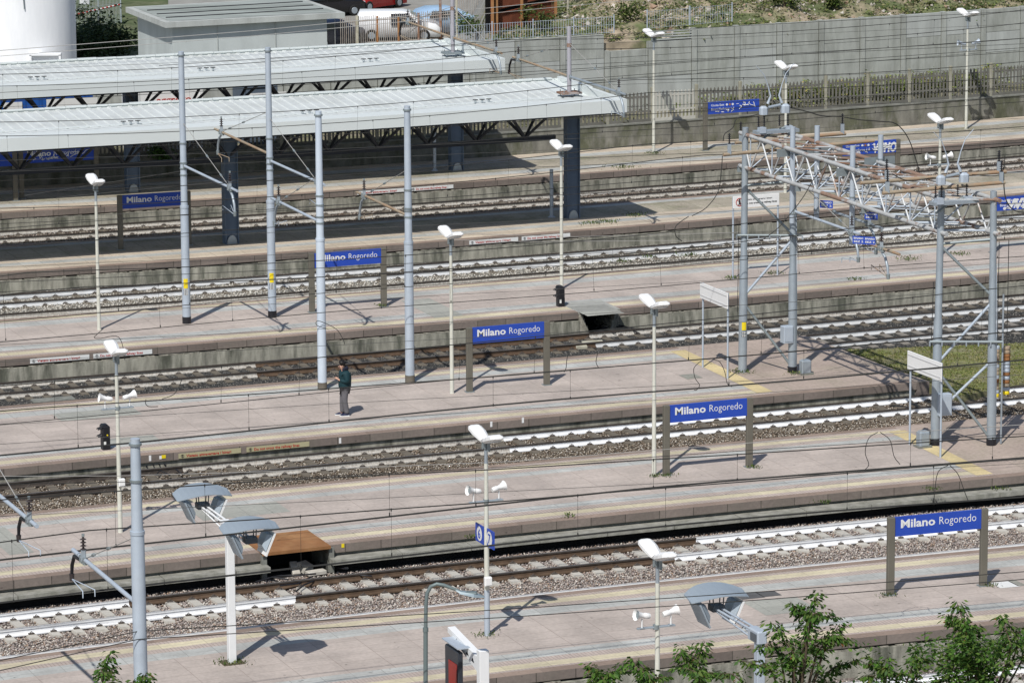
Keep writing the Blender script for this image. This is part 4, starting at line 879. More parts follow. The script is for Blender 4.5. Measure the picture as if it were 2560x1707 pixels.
# horizontal pipes on top with insulators and feeder cables
def pipe(p0,p1,N,label,ins=(0.03,.97)):
    a,b=VW(*p0,N),VW(*p1,N); t=thing('crossarm_pipe',label,'crossarm',a,0,'long tan pipes across the gantry'); mb=MB(); mb.tube([a,b],.06,m_rustp,9); mb.build('pipe',t)
    for u in ins: mb=MB(); q=a.lerp(b,u); mb.box(q+ZA*.16,(.12,.1,.34),m_galv); insul(mb,q+ZA*.33,.34,.06,5,m_black); mb.build('insulator',t)
    return a,b
pipe((1808,387),(2185,352),121.6,'front tan pipe across the left end of the truss',(.04,))
pipe((1838,357),(2114,334),123.2,'back tan pipe across the left end of the truss',(.05,.97))
pipe((2150,458),(2515,429),112.2,'back tan pipe across the right end of the truss',(.18,.95))
pipe((2206,483),(2512,456),110.9,'front tan pipe across the right end of the truss',(.04,.97))
# disconnector switches with arcing horns
def switch(px,py,N,label):
    c=VW(px,py,N); t=thing('disconnector_switch',label,'switch',c,0,'disconnector switches on the gantry'); R=Matrix.Rotation(PH,3,'Z'); P=lambda x,y,z:c+R@Vector((x,y,z))
    mb=MB(); mb.box(P(0,0,0),(1.5,.35,.10),m_galv,R); mb.box(P(-.55,-.1,.08),(.22,.2,.18),m_galvp,R); mb.box(P(.45,0,.08),(.22,.2,.14),m_galvp,R); mb.tube([P(-.6,0,-.3),P(0,.1,0),P(.5,0,.15)],.035,m_galvd,6); mb.build('frame',t)
    for x in (-.62,-.42,.12,.42): mb=MB(); insul(mb,P(x,0,.16),.36,.05,6,m_black); mb.build('insulator',t)
    mb=MB(); mb.bevbox(P(-.45,0,.70),(.26,.24,.27),m_galvp,.06,R); mb.build('housing',t); mb=MB(); mb.bevbox(P(.32,0,.72),(.28,.24,.28),m_galvp,.06,R); mb.build('housing',t)
    mb=MB(); mb.tube([P(-.28,0,.78),P(.15,0,.84)],.05,m_galv,7); mb.build('blade',t)
    for sg in (-1,1):
        mb=MB(); x0=-.3 if sg<0 else .2
        pts=[P(x0,0,.9),P(x0+sg*-.04+.06*-sg,0,1.15),P(x0+sg*.0,0,1.5),P(x0+sg*.14,0,1.85),P(x0+sg*.42,0,2.15)]; mb.tube(pts,[.05,.03,.016,.013,.01],m_galvp,6); mb.build('arcing_horn',t)
switch(1940,328,121.8,'grey switch with two curved horns above the left end of the truss')
switch(2385,505,110.5,'grey switch with two curved horns above the right end of the truss')
loop([(1915,280),(1880,290),(1843,296),(1832,320),(1812,335),(1808,352)],122.,'black cable drooping left from the left switch',.016)
loop([(1970,268),(2020,280),(2055,290),(2100,292),(2150,300),(2200,304),(2240,310),(2270,345),(2290,400),(2300,440)],122.5,'black cable draping right from the left switch over the signs',.018)
loop([(2230,435),(2260,450),(2290,452),(2330,445),(2360,450)],111.,'black cable entering the right switch from the left',.016)
loop([(2430,437),(2490,440),(2508,425),(2512,390)],111.,'black cable leaving the right switch',.014)
loop([(2509,432),(2511,480),(2520,510),(2540,528),(2575,532)],111.,'black cable drooping over the right exit sign',.018)
loop([(1806,390),(1803,430),(1795,480),(1765,520),(1730,540)],121.,'pair of black cables hanging left of the gantry',.014)
loop([(1722,541),(1690,565),(1690,590),(1705,603)],121.,'black loop below the hanging cables left of the gantry',.014)
loop([(2075,410),(2040,440),(2010,490),(1980,530),(1940,575),(1890,610)],118.,'black cable slanting down through the truss to the left',.014)
# cabinets at the gantry feet
def cabinet(px,py,w_,d_,h_,label):
    p=G(px,py); t=thing('electrical_cabinet',label,'cabinet',p); R=Matrix.Rotation(PH,3,'Z'); mb=MB(); mb.bevbox(p+ZA*h_/2,(w_,d_,h_),m_galvd if False else m_galv,.04,R); mb.build('housing',t)
    mb=MB(); mb.box(p+R@Vector((0,-d_/2-.008,h_*.5)),(w_*.7,.012,h_*.7),m_galv,R); mb.build('door',t); mb=MB(); mb.box(p+ZA*.03,(w_+.1,d_+.1,.06),m_ledf,R); mb.build('plinth',t)
cabinet(2013,935,.33,.3,.48,'grey cabinet beside the right leg of the middle gantry'); cabinet(2307,1117,.34,.3,.5,'grey cabinet on the yellow band beside the right gantry')
# tension weights
def weights(px,y0,y1,N,r,label):
    s,z0=V(px,y1,N); _,z1=V(px,y0,N); c=W(s,N,0); t=thing('tension_weight',label,'weight stack',W(s,N,z0),0,'rusty tension weight stacks'); n=int((z1-z0)/.115)
    for i in range(n):
        mb=MB(); a=z0+i*.115; m=m_yellow if i==0 else m_galvp if i==1 else random.choice([m_orange,m_rustp,m_rustp,m_galvp,mat('weathered_weight',(.30,.26,.20),.8,var=.2)]); mb.tube([c+ZA*a,c+ZA*(a+.012),c+ZA*(a+.098),c+ZA*(a+.108)],[r*.9,r,r,r*.9],m,14); mb.build('weight_disc',t)
    mb=MB(); mb.tube([c+ZA*(z1-.05),c+ZA*(z1+3.2)],.012,m_wire,5); mb.build('rope',t)
weights(2515,860,985,111.2,.11,'nearer thick stack of rusty disc weights'); weights(2491,862,992,112.,.075,'thinner stack of rusty disc weights, left of the thick one')
s,n=SN(2502,1110); mb=MB(); mb.tube([W(s,n,.02),W(s,n,4.6)],.03,m_galv,8); tag(mb.build('guide_pipe'),'thin vertical grey pipe right of the right gantry legs','pipe')
mb=MB(); mb.tube([W(s-.3,n+.3,1.8),W(s-.3,n+.3,5)],.028,m_galv,8); tag(mb.build('guide_pipe'),'short vertical grey pipe beside the thin weight stack','pipe')
# ------------------------------------------------------------------ canopies
def canopy(label,Nc,base,s0=34.,s1=64.3):
    cz=0.; t=thing('platform_canopy',label,'canopy',W(50,Nc,0),0,'white platform canopies')
    nf,nv,nn=Nc+3.2,Nc+.02,Nc-3.38; zf,zv,zn=5.0,4.78,5.06; per=.405; k=int((s1-s0)/per)
    def wing(name,a,za,b,zb,hh,s_end):
        mb=MB(); prof=[]; s=s0
        while s<s_end-.01: prof+= [(s,0),(s+per*.52,0),(s+per*.60,hh),(s+per*.92,hh)]; s+=per
        prof.append((s_end,0))
        nm=max(1,int(abs(b-a)/1.2))
        for (u,h1),(v,h2) in zip(prof[:-1],prof[1:]):
            mb.face([W(u,a,za+h1),W(v,a,za+h2),W(v,b,zb+h2),W(u,b,zb+h1)],m_roof)
            mb.face([W(u,b,zb-.04),W(v,b,zb-.04),W(v,a,za-.04),W(u,a,za-.04)],m_fasc)
        mb.build(name,t)
    wing('far_roof_wing',nv,zv,nf,zf,.032,s1-1.3); wing('near_roof_wing',nn+.9,zn-.01,nv,zv,.03,s1-.25)
    mb=MB(); 
    for i in range(16):
        u,v=s0+(s1-s0)*i/16,s0+(s1-s0)*(i+1)/16
        mb.face([W(u,nn,zn+.03),W(v,nn,zn+.03),W(v,nn+.9,zn+.03),W(u,nn+.9,zn+.03)],m_fasc)
        mb.face([W(u,nn,zn-.45),W(v,nn,zn-.45),W(v,nn,zn+.03),W(u,nn,zn+.03)],m_fasc)
        mb.face([W(u,nn+.15,zn-.45),W(v,nn+.15,zn-.45),W(v,nn,zn-.45),W(u,nn,zn-.45)],m_fasc)
    mb.build('fascia',t); mb=MB()
    for i in range(16):
        u,v=s0+(s1-s0)*i/16,s0+(s1-s0)*(i+1)/16; mb.face([W(u,nf,zf-.4),W(v,nf,zf-.4),W(v,nf,zf+.09),W(u,nf,zf+.09)],m_fasc)
    mb.build('rear_fascia',t)
    mb=MB(); mb.face([W(s1-1.3,nv,zv+.015),W(s1-.02,nv,zv+.015),W(s1-.02,nf,zf+.015),W(s1-1.3,nf,zf+.015)],m_fasc); mb.sbox(s1-.18,s1,nv,nf,zv-.2,zf+.16,m_fasc); mb.sbox(s1-.18,s1,nn,nv,zn-.42,zn+.05,m_fasc); mb.build('end_panel',t)
    s=s0; mb=MB()
    while s<s1-.5: mb.sbox(s,s+.8,nf-.06,nf+.06,zf+.06,zf+.12+random.uniform(-.01,.015),m_fasc); s+=.83
    mb.build('edge_flashing',t)
    mb=MB(); mb.sbox(s0,s1-.3,nv-.10,nv+.10,zv+.02,zv+.05,m_fasc); mb.build('valley_gutter',t)
    # drains in threes, small bolts
    d=0
    for sd in np.arange(s1-5.,s0,-7.05):
        mb=MB()
        for j in range(3):
            q=W(sd+j*.28,nv-.15,zv+.09); mb.tube([q,q+ZA*.06],[.05,.03],m_galvd,8); mb.tube([q+ZA*.08-Vector((.1,0,0)),q+ZA*.08+Vector((.1,0,0))],.02,m_black,5)
        mb.build('roof_fixings',t)
    # triangular truss below, bay of 2 m
    zb=3.26; zt=4.5
    mb=MB(); mb.sbox(s0,s1-1.6,Nc-.06,Nc+.06,zb-.1,zb+.1,m_truss); mb.build('bottom_chord',t)
    for dn in (-.75,.75): mb=MB(); mb.sbox(s0,s1-.4,Nc+dn-.06,Nc+dn+.06,zt-.07,zt+.07,m_truss); mb.build('top_chord',t)
    mb=MB(); mb.sbox(s0,s1-.3,nn+.12,nn+.3,zn-.52,zn-.44,m_truss); mb.build('edge_beam',t)
    s=base
    while s>s0: s-=2.02
    while s<s1-1.:
        for dn in (-.75,.75):
            for ds in (-1.01,1.01):
                if s0<s+ds<s1-.6: mb=MB(); mb.tube([W(s,Nc,zb+.05),W(s+ds,Nc+dn,zt)],.062,m_truss,6); mb.build('diagonal',t)
        s+=2.02
    s=s1-.9
    for q in np.arange(s0+1,s1,2.02):
        mb=MB(); mb.tube([W(q,Nc-.75,zt+.05),W(q,nn+.2,zn-.45)],.04,m_truss,5); mb.build('rafter',t)
    for sc_ in (s1-.9-14.05*2,s1-.9-14.05,s1-.9):
        mb=MB(); mb.sbox(sc_-.23,sc_+.23,Nc-.1,Nc+.1,0.,4.45,m_col); mb.sbox(sc_-.27,sc_-.231,Nc-.2,Nc+.2,0.,4.45,m_col); mb.sbox(sc_+.231,sc_+.27,Nc-.2,Nc+.2,0.,4.45,m_col); mb.build('column',t)
        mb=MB(); k=12; R=[W(sc_,Nc,0)+Vector((math.cos(PH)*x,math.sin(PH)*x,0))-Vector((math.sin(PH)*.203,-math.cos(PH)*.203,0)) for x in (0,)]
        c=W(sc_,Nc-.101,0); ax=Vector((cp,sp,0)); nr=Vector((sp,-cp,0)); pts=[c+ax*.2*math.cos(math.pi*i/k)+ZA*.34*math.sin(math.pi*i/k) for i in range(k+1)]
        f=[q+nr*.07 for q in pts]; mb.raw(pts+f,[tuple(range(k+1,2*k+2))]+[(i,i+1,k+2+i,k+1+i) for i in range(k)],m_galv); mb.build('column_foot',t)
canopy('nearer long white canopy over the shaded blue name sign',151.4,51.32)
canopy('farther long white canopy in front of the grey building',164.,51.8)
mb=MB(); s,n=SN(1379,543); 
mb.tube([W(s,n,0),W(s,n,1.9)],.075,m_galvp,10); mb.tube([W(s,n,0),W(s,n,.06)],[.16,.08],m_galvp,8); tag(mb.build('short_post'),'short grey post beside the end column of the nearer canopy','post')
mb=MB(); s,n=SN(1087,427); mb.tube([W(s,n,0),W(s,n,1.8)],.07,m_galvp,10); mb.tube([W(s,n,0),W(s,n,.06)],[.15,.08],m_galvp,8); tag(mb.build('short_post'),'short grey post beside the end column of the farther canopy','post')
# ------------------------------------------------------------------ mossy wall and concrete picket fence
m_yard=mat('yard_asphalt',(.30,.295,.27),.9,var=.15,scale=.8,col2=(.2,.19,.17),amt2=.5,scale2=.3)
mb=MB(); mb.sbox(SW,EW,166.74,167.1,-.5,.96,m_moss); mb.sbox(SW,EW,166.70,167.14,.961,1.02,m_ledf); tag(mb.build('mossy_wall'),'stained mossy concrete wall along the back of the farthest platform','wall')
mb=MB(); mb.face([W(SW,167.1,.6),W(EW,167.1,.6),W(EW,172,.6),W(SW,172,.6)],mat('weedy_soil',(.2,.18,.13),.95,var=.3,scale=1.5,col2=(.10,.12,.04),amt2=.7,scale2=1)); struct(mb.build('verge'))
t=thing('picket_fence','weathered concrete picket fence on top of the mossy wall','fence',W(60,166.95,1.))
sp0=V(1741,217,166.95)[0]; dsp=(V(2169,155,166.95)[0]-V(1849,195,166.95)[0])/3
def panel_mesh(m):
    mb=MB(); L_=dsp-.14; n=11
    for i in range(n):
        x=.10+(L_-.2)*i/(n-1)-.03; z1=1.22
        mb.box((x+.03,0,.62),(.075,.05,1.2),m)
        mb.raw([(x-.02,-.025,1.22),(x+.08,-.025,1.22),(x+.03,-.025,1.33),(x-.02,.025,1.22),(x+.08,.025,1.22),(x+.03,.025,1.33)],[(0,1,2),(5,4,3),(0,3,4,1),(1,4,5,2),(2,5,3,0)],m)
        if i<n-1:  # arched web between the pickets
            w_=(L_-.2)/(n-1); mb.box((x+.03+w_/2,0,1.12),(w_,.03,.07),m)
    mb.box((L_/2,0,.07),(L_,.07,.14),m); mb.box((L_/2,0,.48),(L_,.045,.07),m); return mb
pm={}
for key,m in (('a',mat('weathered_picket',(.165,.16,.145),.95,var=.25,scale=4,col2=(.10,.10,.075),amt2=.6,scale2=2)),('b',mat('pale_picket',(.47,.46,.41),.9,var=.1,scale=4))):
    pm[key]=(m,None)
k0=int((SW-sp0)/dsp)+8; k1=int((EW-sp0)/dsp)
first={}
for k in range(k0,k1):
    s=sp0+k*dsp; p=W(s,166.95,1.0); d=W(s+1,166.95)-p; a=math.atan2(d.y,d.x); key='b' if k in(-1,) else 'a'; m=pm[key][0]
    if key not in first: o=panel_mesh(m).build('fence_panel'); first[key]=o
    else: o=first[key].copy(); sc.collection.objects.link(o)
    o.parent=t; q=p+Vector((d.x,d.y,0)).normalized()*.07; o.location=q-t.location; o.rotation_euler=(0,0,a)
    if key=='b': o['label']='newer pale panel of the picket fence'
    if 'post' not in first: mb=MB(); mb.bevbox((0,0,.76),(.14,.12,1.52),mat('aged_post',(.30,.29,.24),.9,var=.25,scale=4,col2=(.2,.19,.1),amt2=.5),.02); o=mb.build('fence_post'); first['post']=o
    else: o=first['post'].copy(); sc.collection.objects.link(o)
    o.parent=t; o.location=p-t.location; o.rotation_euler=(0,0,a)
# ------------------------------------------------------------------ big grey panel wall
NW=172.; xs=[V(x,y,NW)[0] for x,y in ((1843,80),(1948,65))]; dw=(V(2259,60,NW)[0]-V(1843,95,NW)[0])/4; sw0=V(1843,80,NW)[0]
t=thing('panel_wall','tall grey concrete panel wall below the rubble slope','wall',W(80,NW,0))
sl=V(1189,110,NW)[0]
for k in range(-22,14):
    a,b=sw0+k*dw,sw0+(k+1)*dw
    if b<SW+24: continue
    xm=(a+b)/2; top=4.22
    if xm<sl: top=3.3
    if k==-3: top=3.45
    if k==-2: top=3.75
    mb=MB(); m=m_walll if k in (0,) else m_wallc; zs=[.3,1.25,2.2,3.15,top] if top>3.4 else [.3,1.25,2.2,top]
    for i in range(len(zs)-1):
        mm=m_walll if ((k*7+i*3)%11 in (0,4) or (k==0 and i<3)) else m_wallc
        mb.sbox(a+.12,b-.155,NW+.004*((k+i)%3),NW+.2,zs[i]+.009,zs[i+1]-.009,mm)
    if k==-2:
        for q in range(4): mb.sbox(a+.12,b-.12,NW+.02,NW+.1,3.80+q*.12,3.86+q*.12,m_walll)
    mb.build('wall_panel',t); mb=MB(); mb.sbox(a-.12,a+.119,NW-.05,NW+.25,.3,max(top,3.3)+.02,m_wallc); mb.build('wall_pilaster',t)
# ------------------------------------------------------------------ yard ground and rubble slope behind the wall
def sm(x): x=min(1,max(0,x)); return x*x*(3-2*x)
def hz(X,Y,N):
    h=sm((X+2.6)/2.4); n=math.sin(X*1.3+Y*.7)*.16+math.sin(X*.55-Y*.9)*.22+math.sin(X*2.9+1)*math.sin(Y*2.3)*.12
    return h*(3.75+max(0,N-172.3)*.15*sm((X-1.5)/6)+n*min(1,(N-172.2)/2)*(.3+.7*sm((X-1)/5)))+(0.02)
mb=MB(); ns=[172.22,172.26]+list(np.arange(172.7,225,.7)); ss=list(np.arange(36,150,.9)); idx={}
for n in ns:
    for s in ss:
        p=W(s,n,0); idx[(n,s)]=Vector((p.x,p.y,(hz(p.x,p.y,n)+random.gauss(0,.03)*sm((p.x+2)/6)) if n>172.23 else -.2))
m_rub=mat('rubble_soil',(.34,.28,.20),.95,var=.35,scale=2.5,col2=(.10,.125,.05),amt2=.95,scale2=.35,bump=.7,bscale=3.,thr=(.42,.56))
for i in range(len(ns)-1):
    for j in range(len(ss)-1):
        q=[idx[(ns[i],ss[j])],idx[(ns[i],ss[j+1])],idx[(ns[i+1],ss[j+1])],idx[(ns[i+1],ss[j])]]
        mb.face(q,m_yard if sum(v.x for v in q)/4<-1.2 else m_rub,smooth=True)
struct(mb.build('hillside'))
k=9000; s=rng.uniform(66,112,k)
def hill_stones(name,k,size,cols,label,smin,smax,nmin,nmax,xmin=1.):
    pts=[]; 
    while len(pts)<k:
        s,n=random.uniform(smin,smax),random.uniform(nmin,nmax); p=W(s,n)
        if p.x>xmin and (math.sin(s*.9)+math.sin(n*.8+s*.3))>-.9: pts.append((p.x,p.y,hz(p.x,p.y,n)))
    c=np.array(pts); base=np.array([(1,0,0),(0,1,0),(-1,0,0),(0,-1,0),(0,0,1),(0,0,-1)],float); tri=np.array([(0,1,4),(1,2,4),(2,3,4),(3,0,4),(1,0,5),(2,1,5),(3,2,5),(0,3,5)])
    sz=size*np.minimum(2.2,rng.lognormal(0,.35,(k,1,1))); d=base[None]*rng.uniform(.5,1,(k,6,1))*sz+rng.normal(0,1,(k,6,3))*sz*.25
    v=(c[:,None]+d).reshape(-1,3); f=(tri[None]+(np.arange(k)*6)[:,None,None]).reshape(-1,3); me=bpy.data.meshes.new(name); me.from_pydata(v.tolist(),[],f.tolist())
    cc=np.array(cols)[rng.integers(0,len(cols),k)]*rng.uniform(.8,1.2,(k,1)); cc=np.repeat(np.concatenate([cc,np.ones((k,1))],1),6,0).astype(np.float32); at=me.color_attributes.new('Col','FLOAT_COLOR','POINT'); at.data.foreach_set('color',cc.ravel()); me.materials.append(m_stone)
    o=bpy.data.objects.new(name,me); sc.collection.objects.link(o); tag(o,label,'rubble',kind='stuff')
hill_stones('rubble',4500,.09,[(.5,.46,.4),(.42,.36,.29),(.55,.5,.45),(.36,.25,.18),(.3,.27,.22),(.45,.42,.37)],'scattered broken stone and brick on the slope above the wall',68,112,172.4,192)
GRN=[(.08,.13,.03),(.12,.17,.04),(.06,.10,.03),(.17,.20,.06),(.10,.12,.05)]
def leafball(mb_,c,r,k,size,cols,sq=.75):
    for i in range(k):
        u=random.gauss(0,1),random.gauss(0,1),random.gauss(0,1); l=math.sqrt(sum(x*x for x in u))+1e-6; rr=r*random.random()**.45*(1+.25*math.sin(u[0]*3+c[0]*5)); p=Vector(c)+Vector((u[0]/l*rr,u[1]/l*rr,u[2]/l*rr*sq)); leaf(mb_,p,size*random.uniform(.6,1.3),random.choice(cols))
def leaf(L_,p,s,col,d=None):
    a=random.uniform(0,6.28); t=d or Vector((math.cos(a),math.sin(a),random.uniform(-.9,.3))); t=t.normalized(); w_=t.cross(ZA)
    if w_.length<.1: w_=Vector((1,0,0))
    w_.normalize(); w_=w_*math.cos(.6)+t.cross(w_)*random.uniform(-.8,.8); w_.normalize(); q=len(L_['v'])
    L_['v']+= [tuple(p),tuple(p+t*s*.5+w_*s*.24),tuple(p+t*s),tuple(p+t*s*.5-w_*s*.24)]; L_['f']+= [(q,q+1,q+2),(q,q+2,q+3)]; j=random.uniform(.7,1.35); L_['c']+= [(col[0]*j,col[1]*j,col[2]*j,1)]*4
def leafobj(L_,name,parent=None):
    me=bpy.data.meshes.new(name); off=ROOT.get(parent.name,Vector((0,0,0))) if parent else Vector((0,0,0)); v=(np.array(L_['v'])-np.array(off)).tolist(); me.from_pydata(v,[],L_['f']); at=me.color_attributes.new('Col','FLOAT_COLOR','POINT'); at.data.foreach_set('color',np.array(L_['c'],dtype=np.float32).ravel()); me.materials.append(m_leaf)
    o=bpy.data.objects.new(name,me); sc.collection.objects.link(o); o.parent=parent; return o
def shrub(p,r,label,k=500,size=.16,cols=GRN,group='shrubs around the yard and slope'):
    t=thing('shrub',label,'shrub',p,0,group); mb=MB()
    for i in range(4): mb.tube([p,p+Vector((random.uniform(-.4,.4)*r,random.uniform(-.4,.4)*r,r*.9))],[.03,.012],m_bark,5)
    mb.build('stem',t); L_={'v':[],'f':[],'c':[]}; n=5
    for i in range(n): leafball(L_,p+Vector((random.uniform(-.6,.6)*r,random.uniform(-.4,.4)*r,r*random.uniform(.4,1.0))),r*random.uniform(.45,.7),k//n,size,cols)
    leafobj(L_,'foliage',t)
def hp(px,py,N):
    p=VW(px,py,N); return Vector((p.x,p.y,hz(p.x,p.y,N)))
for px,py,N,r,l in ((1475,40,184,1.5,'bushy green shrub on the slope right of the rusty slat fence'),(1400,30,190,1.6,'dark green shrub at the top edge beside the slat fence'),(1640,20,187,1.4,'green shrub on the slope above the louvred wall panel'),(1900,12,186,1.2,'small green shrub on the bare tan slope'),(2060,10,182,1.5,'wide low shrub at the top edge, right of the bare slope'),(2200,8,180,1.5,'yellow green shrub at the top edge over the wall'),(2330,10,181,1.3,'shrub near the far upper right lamp head'),(1960,40,175,.7,'low dark shrub just behind the wall top'),(1350,60,178,.9,'grey green shrub in front of the slat fence'),(1560,70,175,1.,'weedy shrub behind the gap in the panel wall'),(2090,35,175,.6,'little tuft bush on the wall top edge')):
    shrub(hp(px,py,N),r,l,700)
shrub(G(1190,100,1.5),1.1,'leafy green bush between the picket bars and the slat fence',900); shrub(G(215,150)+Vector((0,0,0)),2.3,'dark hedge bush right of the white silo',1200,.2,[(.03,.055,.02),(.05,.08,.03)]); mb=MB(); mb.face([G(150,175,.05),G(420,150,.05),G(420,-30,.05),G(120,-30,.05)],mat('yard_grass',(.085,.11,.045),.95,var=.3,scale=1.2,col2=(.16,.15,.10),amt2=.5,scale2=.6)); struct(mb.build('grass_ground'))
for q,(x,y,l) in enumerate(((205,170,'low dark hedge bush at the foot of the silo'),(232,160,'low dark hedge bush, second right of the silo'),(285,152,'low dark hedge bush at the corner of the grey building'))): shrub(G(x,y),1.5,l,1600,.24,[(.03,.055,.02),(.05,.08,.03),(.07,.10,.04)])
shrub(G(255,128),2.0,'dark hedge bush left of the grey building',1200,.2,[(.03,.055,.02),(.06,.09,.03)])
shrub(W(V(2320,150,168.2)[0],168.2,.6),1.25,'reddish green bush rising above the picket fence',900,.14,GRN+[(.25,.09,.04)])
shrub(W(V(262,262,170.)[0],169.5,1.3),1.0,'bright green bush between the two canopies',600,.16,[(.2,.28,.06),(.14,.22,.05)]); shrub(W(V(385,385,167.4)[0],166.5,.6),.75,'green bush hanging over the mossy wall under the canopy',500,.18,[(.12,.22,.05),(.06,.12,.03)])
# climbing weeds on the fence: one mass
L_={'v':[],'f':[],'c':[]}
for i in range(560):
    s=V(random.triangular(1690,2600,2250),150,167.1)[0]; z=1.1+random.triangular(0,1.25,.5); leafball(L_,W(s,167.3+random.uniform(-.2,.8),z-.1),random.uniform(.14,.38),34,.14,[(.24,.32,.07),(.32,.38,.10),(.38,.38,.14),(.18,.26,.05),(.34,.28,.10)])
for i in range(60):
    s=V(random.uniform(0,1650),150,167.1)[0]; leafball(L_,W(s,167.15,1.1+random.uniform(0,.6)),.3,22,.11,[(.14,.14,.05),(.2,.18,.07)])
tag(leafobj(L_,'climbing_weeds'),'climbing weeds grown through the concrete picket fence','weeds',kind='stuff')
L_={'v':[],'f':[],'c':[]}
for i in range(1700):
    s,n=random.uniform(66,118),172.6+abs(random.gauss(0,6)); p=W(s,n)
    if p.x>-2: leafball(L_,Vector((p.x,p.y,hz(p.x,p.y,n)+.1)),random.uniform(.2,.8),24,.17,GRN+[(.2,.18,.09),(.26,.24,.12),(.22,.25,.08),(.28,.24,.14)],.35)
tag(leafobj(L_,'slope_weeds'),'patchy weeds and scrub covering the rubble slope','weeds',kind='stuff')
# mesh fence along the wall top and in front of the grey building
def meshfence(p0,p1,h,label,sp_=.12,r=.009,posts=2.4,m=None,r2=.03,name='mesh_fence'):
    t=thing(name,label,'fence',p0); d=p1-p0; L_=d.length; m=m or m_galvp; mb=MB(); n=int(L_/sp_)
    for i in range(n): q=p0+d*(i/n); mb.tube([q,q+ZA*h],r,m,3,cap=False,smooth=False)
    for z in (.03,h*.5,h-.03): mb.tube([p0+ZA*z,p1+ZA*z],r,m,4)
    mb.build('mesh_panel',t); k=int(L_/posts)+1
    for i in range(k+1): q=p0+d*(i/max(1,k)); mb=MB(); mb.tube([q,q+ZA*(h+.08)],r2,m,6); mb.build('post',t)
    return t
def WZ(s,N,z): return W(s,N,z)
meshfence(W(sl-1,172.4,4.2),W(V(1535,100,172.4)[0],172.4,4.2),.75,'low grey mesh fence on top of the panel wall')
meshfence(W(V(1618,60,173)[0],173,4.2),W(V(1830,60,173)[0],173,4.3),.8,'faint grey mesh fence on the slope behind the louvred panel',r=.006)
meshfence(W(V(233,150,176)[0],176,2.1),W(V(860,110,176)[0],176,2.1),1.2,'low grey bar fence in front of the grey building',.14,.012)
meshfence(W(V(1000,110,176)[0],176,2.0),W(V(1200,100,176)[0],176,2.1),1.3,'low grey bar fence below the parked blue car',.12,.012)
meshfence(G(190,75),G(303,60),2.2,'tall grey mesh fence behind the dark hedge',.1,.008)
mb=MB(); a,b=G(190,90)+ZA*1.1,G(300,64)+ZA*1.1
for i in range(22): mb.tube([a.lerp(b,i/22),a.lerp(b,(i+1)/22)],.05,m_red if i%2 else m_letter,4)
tag(mb.build('barrier_tape'),'red and white barrier tape on the tall mesh fence','tape')
mb=MB(); q=G(213,70)+ZA*1.6; mb.box(q,(.5,.03,.7),m_letter); put_text(mb,'P2',-.16,.16,-.12,.25,m_black,q+Vector((0,-.02,0)),XA,ZA,.01); tag(mb.build('paper_sign'),'small white sign on the tall mesh fence','sign')
# palisade fence with pale and rusty bars
m_bar=mat('weathered_bar',(.40,.37,.33),.8,var=.2,scale=2,col2=(.25,.15,.1),amt2=.5,scale2=1.5)
def palisade(p0,p1,h,label,posts,sp_=.115):
    t=thing('palisade_fence',label,'fence',p0); d=p1-p0; n=int(d.length/sp_); mb=MB()
    for i in range(n): q=p0+d*(i/n)+Vector((random.uniform(-.01,.01),0,0)); mb.tube([q,q+ZA*(h+random.uniform(-.04,.04))],.017,m_bar,4,smooth=False)
    for z in (.12,h-.25): mb.tube([p0+ZA*z,p1+ZA*z],.025,m_bar,4)
    mb.build('bars',t)
    for u,m,hh,w_ in posts: q=p0+d*u; mb=MB(); mb.bevbox(q+ZA*hh/2,(w_,w_,hh),m,.01); mb.build('post',t)
palisade(G(852,121),G(1145,98),1.55,'palisade of pale bars between rusty posts in front of the parked cars',[(.14,m_pale,1.6,.14),(.31,m_orange,1.5,.10),(.49,m_orange,1.4,.10),(.66,m_rust,1.5,.10),(.85,m_rust,2.3,.14),(.99,m_pale,2.6,.10)])
palisade(G(1140,70),G(1225,78),2.2,'tall pale palisade in front of the green bush',[(0.02,m_pale,2.4,.1),(.98,m_pale,2.6,.1)],.13)
# rusty slat fence
t=thing('slat_fence','tall rusty red slat fence on posts at the top edge','fence',G(1228,85)); p0,p1=G(1228,86,3.75),G(1392,46,3.85)
m_slat=mat('rust_red_slat',(.20,.065,.035),.85,var=.3,scale=2); d=p1-p0; n=70; mb=MB()
for i in range(n): q=p0+d*(i/n); mb.box(q+ZA*2.3,(.035,.04,2.4),m_slat); mb.box(q+ZA*.45,(.035,.04,.75),m_slat)
for z in (.1,.85,1.08,3.4): mb.tube([p0+ZA*z,p1+ZA*z],.05,m_slat,4)
mb.build('slats',t); mb=MB(); nrm=d.cross(ZA).normalized(); mb.face([p0-nrm*.3,p1-nrm*.3,p1-nrm*.3+ZA*3.4,p0-nrm*.3+ZA*3.4],m_dark); mb.face([p1-nrm*.32,p0-nrm*.32,p0-nrm*.32+ZA*3.4,p1-nrm*.32+ZA*3.4],m_dark); mb.build('dark_sheet',t)  # added near-black sheets stand for the dark behind the slats
for u in (0,.06,.44,.96): mb=MB(); mb.bevbox(p0+d*u+ZA*1.85+nrm*.08,(.14,.14,3.7),m_orange,.01); mb.build('post',t)
mb=MB(); q=G(1420,46,3.9); mb.tube([q,q+ZA*3.5],.06,m_pale,8); tag(mb.build('timber_post'),'lone pale post right of the slat fence','post')
